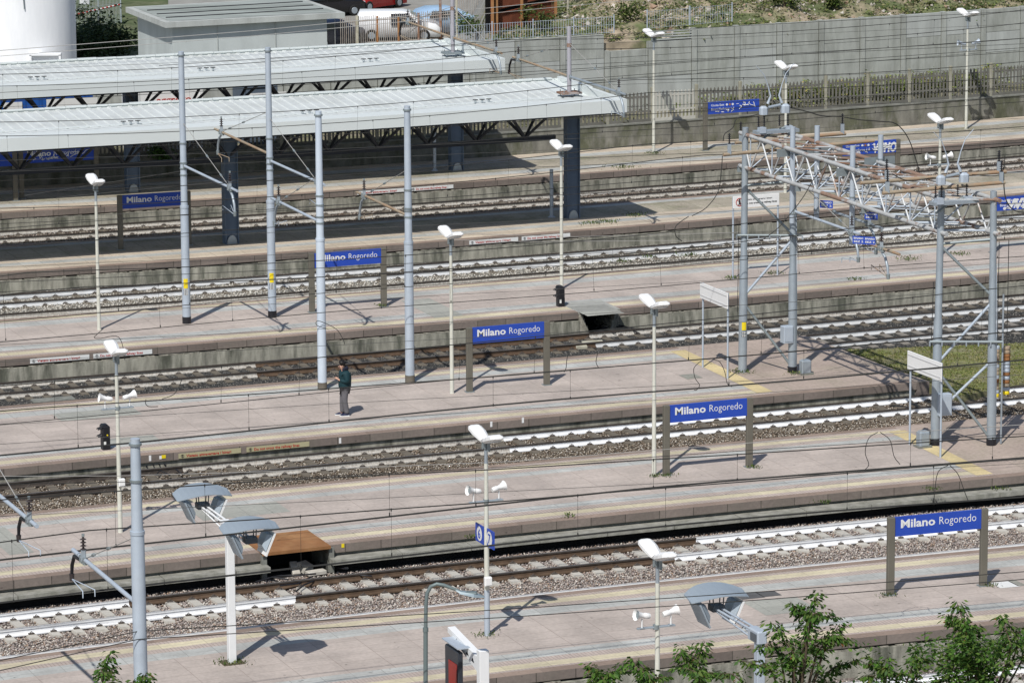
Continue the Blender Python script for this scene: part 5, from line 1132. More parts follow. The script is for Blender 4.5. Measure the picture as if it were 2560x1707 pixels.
# ------------------------------------------------------------------ grey building and silo
NB=183.; sb,zb=V(413,57,NB); se,_=V(868,12,NB); m_bw=mat('pale_render',(.50,.54,.53),.9,var=.06,scale=.8,col2=(.33,.36,.35),amt2=.5,scale2=.5,stretch=(1,1,.4)); m_brf=mat('roof_felt',(.33,.36,.34),.9,var=.15,scale=1.2,col2=(.15,.17,.15),amt2=.6,scale2=.5,stretch=(.25,2,1))
t=thing('service_building','flat roofed pale grey building at the top left','building',W(sb,NB,0)); Rz=Matrix.Rotation(PH,3,'Z'); o=W(sb,NB,0); Lb=(W(se,NB)-o).length; Db=6.2; P=lambda x,y,z:o+Rz@Vector((x,y,z)); fl=V(0,0,1)
mb=MB(); mb.hexa([P(.45,.4,0),P(Lb-.75,.4,0),P(Lb-.75,Db-.4,0),P(.45,Db-.4,0)],[P(.45,.4,zb-.2),P(Lb-.75,.4,zb-.2),P(Lb-.75,Db-.4,zb-.2),P(.45,Db-.4,zb-.2)],m_bw); mb.build('wall',t)
mb=MB(); mb.hexa([P(0,0,zb-.25),P(Lb,0,zb-.25),P(Lb,Db,zb-.25),P(0,Db,zb-.25)],[P(0,0,zb),P(Lb,0,zb),P(Lb,Db,zb),P(0,Db,zb)],m_walll); r_=mb.build('roof',t)
mb=MB(); mb.face([P(.3,.3,zb+.01),P(Lb-.3,.3,zb+.01),P(Lb-.3,Db-.3,zb+.01),P(.3,Db-.3,zb+.01)],m_brf)
for y in (1.5,2.9,4.4): mb.tube([P(.5,y,zb+.02),P(Lb-.5,y+.1,zb+.02)],.03,m_black,4)
mb.build('roof_felt',r_)
for x in (2.6,5.4,8.3): mb=MB(); mb.tube([P(x,.36,0),P(x,.36,zb-.3)],.012,m_walll,5); mb.build('downpipe',t)
c=G(62,160); c=AY(62,150,203.); c.z=0; Rs=(AY(192,100,203.)-AY(62,100,203.)).length*.995
t=thing('silo','huge white round silo cut off at the upper left','silo',c); m_silo=mat('white_render',(.86,.87,.88),.7,var=.03,scale=.7,col2=(.70,.72,.75),amt2=.4,scale2=.5,stretch=(2,2,.4),bump=.15,bscale=5)
mb=MB(); mb.tube([c,c+ZA*6,c+ZA*13],Rs,m_silo,64); mb.build('shell',t)
q=AY(114,158,203.-Rs+.02); mb=MB(); 
for dx,dz,w_,h_ in ((0,.42,1.5,.1),(-.7,0,.1,.8),(.7,0,.1,.8),(0,-.4,1.5,.1)): mb.box(q+Vector((dx,-.0,dz)),(w_,.34,h_),m_silo)
mb.box(q+Vector((0,.1,0)),(1.3,.15,.75),m_silo); mb.build('hatch_frame',t)
mb=MB(); a=AY(57,0,203-Rs); mb.tube([a+Vector((0,-.05,.8)),AY(61,24,203-Rs-.05)],.03,m_galvd,5); mb.build('cable',t)
# blue tank containers and white generator box behind the wall
def container(x0,x1,N0,N1,z1,m,label,txt=None,tc=None,tx=None):
    s0=V(x0,270,N0)[0]; s1=V(x1,265,N0)[0]; t=thing('container',label,'container',W(s0,N0,0)); mb=MB(); k=int((s1-s0)/.25)
    for i in range(k): a=s0+(s1-s0)*i/k; b=s0+(s1-s0)*(i+1)/k; dn=.04*(i%2) if m is m_cb else 0; mb.sbox(a,b,N0+dn,N1,.6,z1,m)
    mb.build('shell',t); mb=MB(); 
    for s in (s0,s1): mb.sbox(s-.07,s+.07,N0-.04,N0+.06,.55,z1+.03,m)
    mb.sbox(s0,s1,N0-.05,N0+.0,z1-.12,z1+.04,m); mb.build('frame',t)
    mb=MB(); 
    if txt: A=W(s0,N0-.06,0); ax=(W(s1,N0-.06,0)-A).normalized(); put_text(mb,txt,tx[0],tx[1],z1-tx[2],tx[3],tc,A,ax,ZA,.02); mb.build('lettering',t)
    else:
        for q in (.12,.45,.75): s=s0+(s1-s0)*q; mb.sbox(s,s+.8,N0-.07,N0-.055,z1-.75,z1-.35,m_letter)
        mb.build('labels',t)
    return t
m_cb=mat('container_blue',(.02,.10,.38),.45,var=.1,scale=2)
container(-260,95,169.2,171.4,3.5,m_cb,'left blue container behind the canopies'); container(100,228,169.2,171.4,3.55,m_cb,'right blue container behind the canopies')
m_gw=mat('white_box_paint',(.78,.79,.79),.4,var=.03); container(345,503,169.0,171.3,3.75,m_gw,'white box body with red lettering between the canopies','aggreko',m_red,(.8,2.3,.95,.28))
container(610,690,170.0,171.5,3.2,mat('slate_box',(.10,.13,.17),.5,var=.1),'dark slate box behind the farther canopy truss')
# ------------------------------------------------------------------ parked cars
def car(p,yaw,m,label,kind='hatch',L_=4.1,w_=.86,h=1.46):
    t=thing('parked_car',label,'car',p,yaw,'cars parked in the yard'); g=mat('car_glass',(.02,.025,.03),.08,var=.0,spec=.6); T=mat('tyre',(.015,.015,.015),.85,var=.1)
    if kind=='van': up=[(-2.05,.45),(-2.05,.95),(-2.0,1.2),(-1.85,h),(.25,h),(.55,h-.06),(1.25,1.02),(1.85,.86),(2.05,.70),(2.08,.35)]
    else: up=[(-2.05,.4),(-2.06,.72),(-1.95,.98),(-1.55,1.32),(-1.0,h),(.05,h-.02),(.35,h-.08),(1.05,.98),(1.75,.84),(2.02,.66),(2.06,.32)]
    k=L_/4.12; up=[(x*k,z) for x,z in up]; zb=.2; n=len(up); secs=[(-1,1.),(-.86,1.),(.86,1.),(1,1.)]
    def wid(z): return w_*(1 if z<.9 else 1-.26*(z-.9)/(h-.9))
    vs=[];fs=[]
    for sg in (-1,1):
        for x,z in up: vs.append((x,sg*wid(z)*(.9 if abs(x)>1.95*k else 1),z))
        for x,z in up: vs.append((x,sg*wid(z)*.93*(.9 if abs(x)>1.95*k else 1),z+ (.025 if z>.8 else 0)))
        for x,z in up: vs.append((x,sg*w_*.97*(.9 if abs(x)>1.95*k else 1),zb+(0.02)))
    q=3*n
    for s_,fl_ in ((0,0),(q,1)):
        for i in range(n-1):
            a=[(s_+2*n+i,s_+2*n+i+1,s_+i+1,s_+i),(s_+i,s_+i+1,s_+n+i+1,s_+n+i)]
            for f in a: fs.append(f if fl_==0 else f[::-1])
    for i in range(n-1): fs.append((n+i,n+i+1,q+n+i+1,q+n+i)); fs.append((2*n+i+1,2*n+i,q+2*n+i,q+2*n+i+1))
    fs.append((0,n,q+n,q)); fs.append((n-1,q+n-1,q+2*n-1,2*n-1)); fs.append((2*n,0,q,q+2*n)); fs.append((n-1,3*n-1,q+3*n-1,q+n-1))
    mb=MB(); mb.raw(vs,fs,m,True); mb.build('body',t)
    def pt(x,z,sg,o=.012): return (x,sg*(wid(z)+o),z)
    for sg in (-1,1):
        for x0,x1,x2,x3 in (((-.55,.35,.5,-.5),) if kind=='van' else ((-.35,.28,.62,-.30),(-1.2,-.42,-.37,-1.45))):
            z0=.98; z1=h-.14; x1b=x1; pts=[pt(x3*k,z0,sg),pt(x2*k,z0,sg),pt(x1*k*.85,z1,sg),pt(x0*k,z1,sg)]
            if kind=='van': pts=[pt(-.35*k,.84,sg),pt(1.05*k,.84,sg),pt(.5*k,h-.08,sg),pt(-.35*k,h-.08,sg)]
            mb=MB(); mb.face(pts if sg<0 else pts[::-1],g); mb.build('window',t)
    f0,f1=(up[5],up[6]) if kind=='van' else (up[6],up[7]); mb=MB(); nx,nz=(f0[1]-f1[1]),(f1[0]-f0[0]); l=math.hypot(nx,nz); nx/=l;nz/=l
    a=[(f0[0]*.93+f1[0]*.07,f0[1]*.93+f1[1]*.07),(f0[0]*.06+f1[0]*.94,f0[1]*.06+f1[1]*.94)]
    mb.face([(a[0][0]+nx*.035,-wid(a[0][1])*.86,a[0][1]+nz*.035),(a[1][0]+nx*.035,-wid(a[1][1])*.88,a[1][1]+nz*.035),(a[1][0]+nx*.035,wid(a[1][1])*.88,a[1][1]+nz*.035),(a[0][0]+nx*.035,wid(a[0][1])*.86,a[0][1]+nz*.035)],g); mb.build('windscreen',t)
    for x in (-1.28*k,1.28*k):
        for sg in (-1,1):
            mb=MB(); mb.tube([(x,sg*(w_-.2),.31),(x,sg*(w_-.02),.31),(x,sg*(w_+.02),.31)],[.31,.31,.27],T,18); wl=mb.build('wheel',t); mb=MB(); mb.tube([(x,sg*(w_+.005),.31),(x,sg*(w_+.03),.31)],[.2,.17],m_galv,12); mb.build('rim',wl)
    for sg in (-1,1):
        mb=MB(); mb.bevbox((1.93*k,sg*w_*.62,.70),(.18,.34,.14),mat('headlight_glass',(.6,.62,.65),.15,var=0,spec=.7),.03); mb.build('headlight',t); mb=MB(); mb.bevbox((-2.02*k,sg*w_*.7,.86),(.08,.2,.24),mat('tail_light',(.3,.01,.01),.2,var=0),.02); mb.build('tail_light',t)
    mb=MB(); mb.bevbox((2.03*k,0,.46),(.08,w_*1.1,.16),m_black,.02); mb.build('grille',t); mb=MB(); mb.box((2.07*k,0,.40),(.03,.5,.11),m_letter); mb.build('number_plate',t)
    return t
def carat(r,f,m,label,**k):   # rear wheel and front wheel points on the ground, near side
    a,b=G(*r),G(*f); d=(b-a).normalized(); c=(a+b)/2; nrm=Vector((-d.y,d.x,0)); 
    if nrm.y<0: nrm=-nrm
    car(c+nrm*.84,math.atan2(d.y,d.x),m,label,**k)
cp_=lambda n,c,**k: mat(n,c,.25,var=.02,spec=.6,**k)
carat((932,105),(1058,104),cp_('white_car_paint',(.78,.79,.80)),'white high roofed van facing right behind the palisade',kind='van',L_=4.35,h=1.5)
carat((1078,94),(1192,86),cp_('light_blue_paint',(.33,.48,.66)),'light blue car seen behind the palisade, right of the white van',L_=4.0)
carat((806,128),(900,112),cp_('navy_paint',(.02,.03,.06)),'dark navy car at the right corner of the grey building',L_=4.1)
carat((990,22),(932,31),cp_('red_paint',(.45,.012,.015)),'bright red car at the top edge',L_=4.0)
carat((790,48),(873,42),cp_('black_paint',(.012,.012,.016)),'black car left of the red car',L_=4.2)
# ------------------------------------------------------------------ the man
def skin(nodes,edges,m,name,parent,sub=2,root=0,fat=1.):
    me=bpy.data.meshes.new('k'); me.from_pydata([n[0] for n in nodes],edges,[]); o=bpy.data.objects.new('k',me); sc.collection.objects.link(o)
    o.modifiers.new('s','SKIN'); sv=me.skin_vertices[0].data
    for i,(c,r) in enumerate(nodes):
        sv[i].radius=(r*fat,r*fat) if not isinstance(r,tuple) else (r[0]*fat,r[1]*fat); sv[i].use_root=(i==root)
    u=o.modifiers.new('u','SUBSURF'); u.levels=sub; u.render_levels=sub; dg=bpy.context.evaluated_depsgraph_get(); dg.update(); nm=bpy.data.meshes.new_from_object(o.evaluated_get(dg)); bpy.data.objects.remove(o)
    nm.materials.clear(); nm.materials.append(m); nm.polygons.foreach_set('use_smooth',[True]*len(nm.polygons)); nm.name=name; q=bpy.data.objects.new(name,nm); sc.collection.objects.link(q); q.parent=parent; return q
mp_=G(862,1038); man=thing('person','man in a dark teal jacket and grey trousers looking down at his phone','person',mp_,math.radians(12))
m_skin=mat('skin',(.50,.30,.22),.5,var=.04); m_jack=mat('teal_jacket',(.008,.036,.045),.7,var=.15,scale=12); m_hood=mat('navy_hood',(.012,.014,.028),.8,var=.1); m_trou=mat('grey_trousers',(.13,.125,.135),.85,var=.12,scale=9); m_hair=mat('black_hair',(.010,.008,.008),.5,var=.2); m_shoe=mat('navy_shoes',(.012,.018,.055),.6,var=.1)
# facing -x, feet at z 0, z up; y>0 is the far side
N_=[((0,0,.93),.12),((0,0,1.12),.12),((.01,0,1.33),(.13,.13)),((-.02,0,1.455),.058),((-.075,0,1.545),.085),((-.085,0,1.63),.088)]
E_=[(0,1),(1,2),(2,3),(3,4),(4,5)]
def add(ns,par):
    i0=par
    for c,r in ns: N_.append((c,r)); E_.append((i0,len(N_)-1)); i0=len(N_)-1
    return i0
for y,fx,kx in ((-.095,.02,-.02),(.095,-.09,-.05)): add([((0,y,.86),.095),((kx,y*1.1,.47),.062),((fx+.06,y*1.15,.10),.042),((fx-.05,y*1.2,.05),.038)],0)
for y in (-.19,.19):
    hnd=add([((.02,y,1.36),.062),((.06,y*1.25,1.12),.048),((-.13,y*.75,1.13),.036),((-.215,y*.38,1.185),.027),((-.255,y*.30,1.205),.03)],2)
    for j,(dx,dz,l) in enumerate(((-.02,.012,.05),(-.024,.004,.055),(-.022,-.006,.05),(-.018,-.014,.04))): add([((-.27,y*.30+(.008*(j-1.5))*(1 if y>0 else -1),1.212+dz),.010),((-.27+dx,y*.15,1.222+dz),.0085),((-.275+dx,y*.08,1.235+dz),.0075)],hnd)
    add([((-.25,y*.2,1.232),.011),((-.272,y*.08,1.246),.009)],hnd)
body=skin(N_,E_,m_skin,'body',man,2)
def face_bits():
    mb=MB(); mb.tube([(-.165,0,1.575),(-.185,0,1.555)],[.012,.016],m_skin,7); mb.tube([(-.15,-.028,1.525),(-.155,0,1.522),(-.15,.028,1.525)],.008,mat('lips',(.35,.14,.12),.5),5)
    for y in (-.032,.032): mb.tube([(-.160,y-.012,1.592),(-.160,y+.012,1.592)],.008,m_hair,5)
    for y in (-.088,.088): mb.tube([(-.07,y,1.56),(-.065,y*1.08,1.60)],[.016,.02],m_skin,6)
    mb.build('face_features',body)
face_bits()
skin([((-.03,0,1.585),.10),((-.10,0,1.67),.10),((-.155,0,1.655),.07),((-.03,0,1.675),.095)],[(0,3),(3,1),(1,2)],m_hair,'hair',man,2,0,1.2)
JN=[((0.01,0,.80),(.155,.175)),((0.01,0,1.0),(.165,.185)),((.02,0,1.22),(.165,.175)),((.02,0,1.37),(.145,.15)),((.01,0,1.455),(.10,.10)),((.02,-.2,1.355),.085),((.065,-.25,1.12),.075),((-.06,-.17,1.12),.062),((-.17,-.09,1.165),.048),((.02,.2,1.355),.085),((.065,.25,1.12),.075),((-.06,.17,1.12),.062),((-.17,.09,1.165),.048)]
jk=skin(JN,[(0,1),(1,2),(2,3),(3,4),(3,5),(5,6),(6,7),(7,8),(3,9),(9,10),(10,11),(11,12)],m_jack,'jacket',man,2,0,1.36)
skin([((.03,-.10,1.47),.06),((.07,0,1.50),.075),((.03,.10,1.47),.06),((-.07,.06,1.45),.045),((-.07,-.06,1.45),.045)],[(0,1),(1,2),(2,3),(0,4)],m_hood,'hood',man,2,0,1.3)
mb=MB(); mb.box((-.0,-.275,1.27),(.03,.012,.03),m_letter); mb.build('arm_badge',jk)
skin([((0,0,.92),(.13,.14)),((0,-.095,.82),.10),((-.02,-.105,.47),.08),((.05,-.11,.14),.07),((.04,-.112,.075),.068),((0,.095,.82),.10),((-.05,.105,.47),.08),((-.05,.11,.14),.07),((-.06,.112,.075),.068)],[(0,1),(1,2),(2,3),(3,4),(0,5),(5,6),(6,7),(7,8)],m_trou,'trousers',man,2,0,1.25)
for y,x in ((-.115,.02),(.115,-.09)):
    mb=MB(); c=Vector((x-.03,y,0)); secs=[(.13,.035,.10),(.07,.045,.10),(0,.045,.09),(-.07,.05,.065),(-.13,.045,.05),(-.165,.02,.035)]; vs=[];fs=[]
    for a,w_,z in secs: vs+= [tuple(c+Vector((a,-w_,.025))),tuple(c+Vector((a,-w_*.7,z))),tuple(c+Vector((a,w_*.7,z))),tuple(c+Vector((a,w_,.025)))]
    for i in range(5):
        for j in range(3): fs.append((i*4+j,i*4+j+1,(i+1)*4+j+1,(i+1)*4+j))
    fs+= [(0,1,2,3),(20,23,22,21)]; mb.raw(vs,fs,m_shoe,True); sh=mb.build('shoe',man)
    mb=MB(); mb.bevbox(tuple(c+Vector((-.017,0,.014))),(.31,.1,.028),m_letter,.01); mb.build('sole',sh)
q=mp_+Matrix.Rotation(math.radians(12),3,'Z')@Vector((-.285,0,1.25)); t=thing('phone','dark phone held in both hands by the man','phone',q); mb=MB(); mb.bevbox(q,(.012,.075,.14),m_black,.004,Matrix.Rotation(math.radians(-45),3,'Y')); mb.build('case',t)
# ------------------------------------------------------------------ dwarf signals
def dwarf(px,py,label,lit=False,hh=.68):
    p=G(px,py); t=thing('dwarf_signal',label,'signal',p,0,'black dwarf signals'); R=Matrix.Rotation(PH,3,'Z'); P=lambda x,y,z:p+R@Vector((x,y,z)); mb=MB()
    mb.bevbox(P(0,0,hh/2),(.24,.30,hh),m_black,.04,R); 
    for k in range(5): mb.box(P(-.1+.05*k,-.155,hh*.25),(.012,.012,hh*.45),m_black,R)
    mb.hexa([P(-.14,-.15,hh-.02),P(.12,-.15,hh-.02),P(.12,.15,hh-.02),P(-.14,.15,hh-.02)],[P(-.10,-.1,hh+.06),P(.04,-.1,hh+.06),P(.04,.1,hh+.06),P(-.10,.1,hh+.06)],m_black); mb.build('housing',t)
    for z in (.60,.38):
        mb=MB(); k=8; a=[P(-.12,math.cos(math.pi*i/k)*.09,hh-.68+z+math.sin(math.pi*i/k)*.08) for i in range(k+1)]; b=[P(-.25,math.cos(math.pi*i/k)*.08,hh-.68+z+math.sin(math.pi*i/k)*.06-.03) for i in range(k+1)]; mb.raw(a+b,[(i,i+1,k+2+i,k+1+i) for i in range(k)]+[(k+1+i,k+2+i,i+1,i) for i in range(k)],m_black); mb.build('hood',t)
        mb=MB(); mb.tube([P(-.125,0,hh-.68+z),P(-.135,0,hh-.68+z)],.06,mat('signal_lens',(.05,.06,.06),.1,var=0),12); mb.build('lens',t)
    mb=MB(); mb.box(P(-.06,-.158,.2),(.07,.01,.13),m_letter,R); mb.build('number_tag',t)
    if lit: mb=MB(); mb.tube([P(.02,-.158,.46),P(.02,-.164,.46)],.025,m_yellow,10); mb.build('side_mark',t)
dwarf(264,1122,'black dwarf signal with a pale round mark, on the man\'s platform at the left',True,.72); dwarf(1401,765,'black dwarf signal left of the dark kerb opening')
# ------------------------------------------------------------------ mirror and camera posts
m_shl=mat('shield_grey',(.36,.42,.47),.45,metal=.3,var=.06,scale=2); m_shd=mat('shield_dark',(.10,.115,.13),.5,var=.1)
def cluster(t,c,R,m):
    P=lambda x,y,z:c+R@Vector((x,y,z)); k=10; a=[];b=[]
    for i in range(k+1):
        x=-.72+1.44*i/k; z=.36-.15*(abs(x)/.72)**2; wy=.46*(1-.55*(abs(x)/.72)**3); a.append(P(x,-wy,z)); b.append(P(x,wy,z+.10))
    th=Vector((0,0,.02)); mb=MB(); mb.raw(a+b+[v+th for v in a]+[v+th for v in b],[(i,k+1+i,k+2+i,i+1) for i in range(k)]+[(2*k+2+i,2*k+3+i,3*k+4+i,3*k+3+i) for i in range(k)]+[(i,i+1,2*k+3+i,2*k+2+i) for i in range(k)]+[(k+1+i,3*k+3+i,3*k+4+i,k+2+i) for i in range(k)],m); mb.build('curved_roof',t)
    for sg in (-1,1):
        Q=R@Matrix.Rotation(math.radians(24*sg),3,'Y'); cc=P(sg*.42,0,-.10); mb=MB(); mb.box(cc,(.04,.66,.60),m_gw if sg>0 else m_shl,Q); mb.hexa([cc+Q@Vector((-sg*.04,-.3,-.2)),cc+Q@Vector((-sg*.04,.3,-.2)),cc+Q@Vector((-sg*.04,.3,.25)),cc+Q@Vector((-sg*.04,-.3,.25))],[cc+Q@Vector((-sg*.15,-.2,-.1)),cc+Q@Vector((-sg*.15,.2,-.1)),cc+Q@Vector((-sg*.15,.2,.2)),cc+Q@Vector((-sg*.15,-.2,.2))],m_shl); mb.build('reflector_panel',t)
        mb=MB(); mb.tube([P(sg*.12,-.1,.05),P(sg*.14,-.1,.36)],.015,m_shd,5); mb.tube([P(sg*.12,.1,.05),P(sg*.14,.1,.36)],.015,m_shd,5); mb.build('strut',t)
    mb=MB(); mb.box(P(0,0,.0),(.3,.3,.14),m_shd,R); mb.build('hub',t)
def mpost(base,H,sides,label,m):
    s,N=base; p=W(s,N,0); R=Matrix.Rotation(PH,3,'Z'); t=thing('reflector_post',label,'lighting post',p,0,'posts with angled reflector panels'); P=lambda x,y,z:p+R@Vector((x,y,z)); mb=MB(); mb.bevbox(P(0,0,H/2),(.19,.19,H),m,.01,R); mb.build('post',t)
    mb=MB(); mb.bevbox(P(0,.12,H+.08),(.24,.55,.28),m,.03,R); mb.build('head_box',t); mb=MB(); mb.box(P(-.135,.05,H+.06),(.012,.3,.18),m_shd,R); mb.build('side_window',t)
    for sg,l in sides:
        mb=MB(); 
        for dx in (-.07,.07): mb.tube([P(dx,sg*.3,H+.16),P(dx,sg*l,H+.16)],.03,m,5); mb.tube([P(dx,sg*.3,H-.02),P(dx,sg*l,H+.12)],.022,m,5)
        for i in range(5): y=.4+(l-.4)*i/5; mb.tube([P(0,sg*y,H+.16),P(0,sg*(y+.15),H+.02)],.014,m_shd,4)
        mb.build('arm',t); cluster(t,P(0,sg*l,H+.16),R,m_shl)
mpost(SN(580,1655),3.35,((1,2.15),(-1,1.6)),'white square post with reflector clusters on both sides, on the frontmost platform',m_gw)
mpost(SN(1899,1603,3.3),3.35,((1,2.3),),'grey square post with a reflector cluster, rising behind the leaves',m_galvp)
mb=MB(); s,n=SN(580,1655); mb.sbox(s-.28,s+.28,n-.25,n+.25,.004,.012,mat('soil_patch',(.10,.085,.05),.95,var=.4)); tag(mb.build('soil_patch'),'dark weedy patch round the foot of the white square post','soil patch')
# ------------------------------------------------------------------ hanging display, street lamp
sD,nD=SN(1205,1622,3.1); R=Matrix.Rotation(PH,3,'Z'); p=W(sD,nD,0); P=lambda x,y,z:p+R@Vector((x,y,z))
t=thing('display_post','white angled post with a red screened display hanging from its arm','display post',p); mb=MB(); mb.bevbox(P(0,-.05,1.),(.23,.20,4.2),m_gw,.01,R); mb.build('post',t)
mb=MB(); mb.hexa([P(-.09,.0,2.55),P(.09,.0,2.55),P(.09,1.9,3.02),P(-.09,1.9,3.02)],[P(-.09,.0,2.9),P(.09,.0,2.9),P(.09,1.9,3.14),P(-.09,1.9,3.14)],m_gw); mb.build('arm',t)
mb=MB()
for i in range(4): y=.25+i*.33; mb.raw([P(-.094,y,2.72+.08*i*.9),P(-.094,y+.18,2.74+.08*i*.9),P(-.094,y+.09,2.84+.06*i)],[(0,1,2)],m_black)
mb.build('arm_cutouts',t)
t2=thing('train_display','dark framed dull red screen with small white digits, hung from the white arm','display',P(-.28,1.0,2.7)); mb=MB(); mb.bevbox(P(-.25,1.1,2.1),(.12,.84,1.55),mat('display_black',(.035,.04,.05),.4,var=.1),.02,R); mb.build('casing',t2); mb=MB(); mb.box(P(-.32,1.0,2.0),(.012,.50,1.15),mat('red_screen',(.30,.02,.015),.35,var=.1),R); sc_o=mb.build('screen',t2)  # screen is a plain dull red surface
mb=MB(); ax=R@Vector((0,-1,0)); put_text(mb,'500',-.1,.26,.02,.16,m_letter,P(-.345,1.0,1.46),ax,ZA,.01); put_text(mb,'EN',-.30,-.14,.02,.10,m_letter,P(-.345,1.0,1.46),ax,ZA,.0); mb.build('digits',sc_o)
mb=MB(); mb.box(P(-.2,1.1,2.98),(.3,1.0,.03),m_galvp,R); mb.build('rain_cover',t2)
Ys=90.; t=thing('street_lamp','curved dark grey street lamp at the bottom centre','street lamp',AY(1064,1707,Ys)); m_sl=mat('lamp_grey_green',(.16,.20,.20),.5,metal=.2,var=.06); a=AY(1064,1707,Ys); mb=MB(); pts=[AY(1064,x,Ys) for x in (1980,1760,1576)]; mb.tube(pts,.05,m_sl,12); mb.tube([AY(1064,1578,Ys),AY(1064,1568,Ys)],.062,m_sl,12)
pts=[AY(x,y,Ys) for x,y in ((1064,1570),(1065,1510),(1068,1482),(1077,1465),(1092,1459),(1110,1462),(1150,1477))]; mb.tube(pts,[.042]*6+[.03],m_sl,12); mb.build('pole',t)
mb=MB(); secs=[(1138,1474,.03,.03),(1152,1482,.10,.05),(1185,1488,.17,.06),(1212,1492,.06,.02)]; vs=[]
for x,y,w_,h_ in secs:
    c=AY(x,y,Ys); vs+= [c+Vector((0,-w_,0)),c+Vector((0,-w_*.6,h_)),c+Vector((0,w_*.6,h_)),c+Vector((0,w_,0)),c+Vector((0,0,-h_*.6))]
fs=[(i*5+j,i*5+(j+1)%5,(i+1)*5+(j+1)%5,(i+1)*5+j) for i in range(3) for j in range(5)]+[(0,1,2,3,4),(19,18,17,16,15)]
mb.raw(vs,fs,mat('lamp_head_grey',(.25,.31,.34),.5,metal=.2,var=.05)); mb.build('lamp_head',t); mb=MB(); c=AY(1178,1481,Ys); mb.bevbox(c,(.26,.18,.05),m_sl,.02); mb.build('top_cover',t)
# ------------------------------------------------------------------ small clutter
def block(px,py,z,d,rot,label,m=None,tilt=0):
    p=G(px,py,z); R=Matrix.Rotation(rot,3,'Z')@Matrix.Rotation(tilt,3,'X'); mb=MB(); mb.bevbox(p+ZA*(d[2]/2+.0),d,m or m_sleep,.015,R); tag(mb.build('concrete_block'),label,'concrete block','loose concrete blocks by the rusty cover')
block(737,1428,-.72,(.22,.5,.14),.3,'upright concrete block leaning left in front of the rusty cover opening',tilt=.5); block(762,1425,-.72,(.36,.34,.2),.9,'squarish concrete block in the middle of the heap',tilt=.35); block(790,1434,-.72,(.55,.26,.1),.5,'flat concrete block sloping on the ballast right of the heap'); block(860,1414,-.74,(.2,.75,.06),.1,'flat concrete strip on the stones right of the heap')
block(1483,864,-.72,(.75,.35,.12),.3,'broken white slab on the dark ballast',m_pale,.25); block(1453,870,-.72,(.4,.25,.1),.2,'small broken white lump left of the white slab',m_pale,.1); block(133,1002,-.72,(1.4,.5,.07),.35,'flat pale slab on the dark ballast at the left',m_ledf)
def cables(pts_list,z,label):
    mb=MB()
    for pts in pts_list: mb.tube([G(x,y,z)+ZA*random.uniform(.02,.08) for x,y in pts],.022,m_black,6)
    tag(mb.build('cable_bundle'),label,'cables')
cables([[(665,1450),(700,1440),(735,1444),(790,1436)],[(640,1458),(680,1448),(720,1452)],[(800,1412),(830,1416),(850,1424),(866,1428)],[(700,1470),(745,1462),(780,1445)],[(740,1480),(760,1466),(800,1448)],[(880,1436),(905,1444),(930,1441)]],-.66,'black cables sprawled over the rails by the rusty cover')
cables([[(1490,822),(1510,810),(1545,818),(1580,822),(1610,828)],[(1500,826),(1530,816),(1570,826),(1600,836)],[(1470,838),(1500,832),(1540,836)]],-.66,'black cables spilling from the dark kerb opening')
cables([[(372,1152),(366,1172)],[(376,1152),(384,1170)],[(380,1152),(400,1168)],[(384,1152),(415,1166)],[(390,1190),(400,1180),(425,1190)],[(440,1178),(455,1188),(470,1182)]],-.40,'black cables fanning out below the white kerb tick')
def flat(px,py,ds,dn,m,label,z=.006,name='hatch',cat='cover'):
    s,n=SN(px,py); mb=MB(); mb.face([W(s-ds,n-dn,z),W(s+ds,n-dn,z),W(s+ds,n+dn,z),W(s-ds,n+dn,z)],m,[(s-ds,n-dn),(s+ds,n-dn),(s+ds,n+dn),(s-ds,n+dn)]); tag(mb.build(name),label,cat)
m_asph=mat('asphalt_patch',(.10,.10,.10),.9,var=.2,scale=4)
flat(2512,1461,.28,.28,mat('white_hatch',(.72,.72,.70),.6,var=.04),'white square hatch on the platform right of the front name sign'); flat(2542,1457,.12,.28,m_ledge,'grey strip hatch beside the white one')
flat(1873,1489,.32,.28,m_asph,'left dark asphalt patch on the frontmost platform',name='asphalt_patch',cat='patch'); flat(1922,1484,.26,.24,m_asph,'right dark asphalt patch on the frontmost platform',name='asphalt_patch',cat='patch')
m_gs=tile_mat('grey_slabs',(.36,.36,.32),(.27,.27,.24),.7,.6,.012,.05)
flat(1952,1514,.75,.7,m_gs,'grey slab field behind the reflector cluster',.004,'slab_field','paving'); flat(1727,941,.28,.35,m_ledge,'pale hatch with a yellow stripe near the first white board')
flat(1080,770,.55,1.7,m_gs,'grey slab band across the fourth platform right of the masts',.004,'slab_field','paving'); flat(243,1035,1.3,.55,m_gs,'grey slab field left of the horns',.004,'slab_field','paving'); flat(330,1100,.8,.45,m_gs,'grey slab field right of the left black signal',.004,'slab_field','paving')
flat(600,1277,1.3,.65,m_gs,'brownish slab field right of the reflector cluster',.004,'slab_field','paving'); flat(18,1352,.35,1.5,m_gs,'grey slab band across the second platform at the left edge',.004,'slab_field','paving')
flat(1490,775,.7,.9,m_gs,'grey slabs behind the dark kerb opening',.003,'slab_field','paving')
mb=MB(); p=W(SN(420,1240)[0],113.9,-.2); q=W(SN(590,1222)[0],113.9,-.2)
for dn in (0,.12): mb.tube([p+Vector((0,dn,0)),q+Vector((0,dn,0))],.03,m_galvp,6)
tag(mb.build('conduit'),'pale cable conduit along the stones at the second platform\'s far edge','conduit')
mb=MB(); s,n=SN(0,1250,-.3); 
L_={'v':[],'f':[],'c':[]}
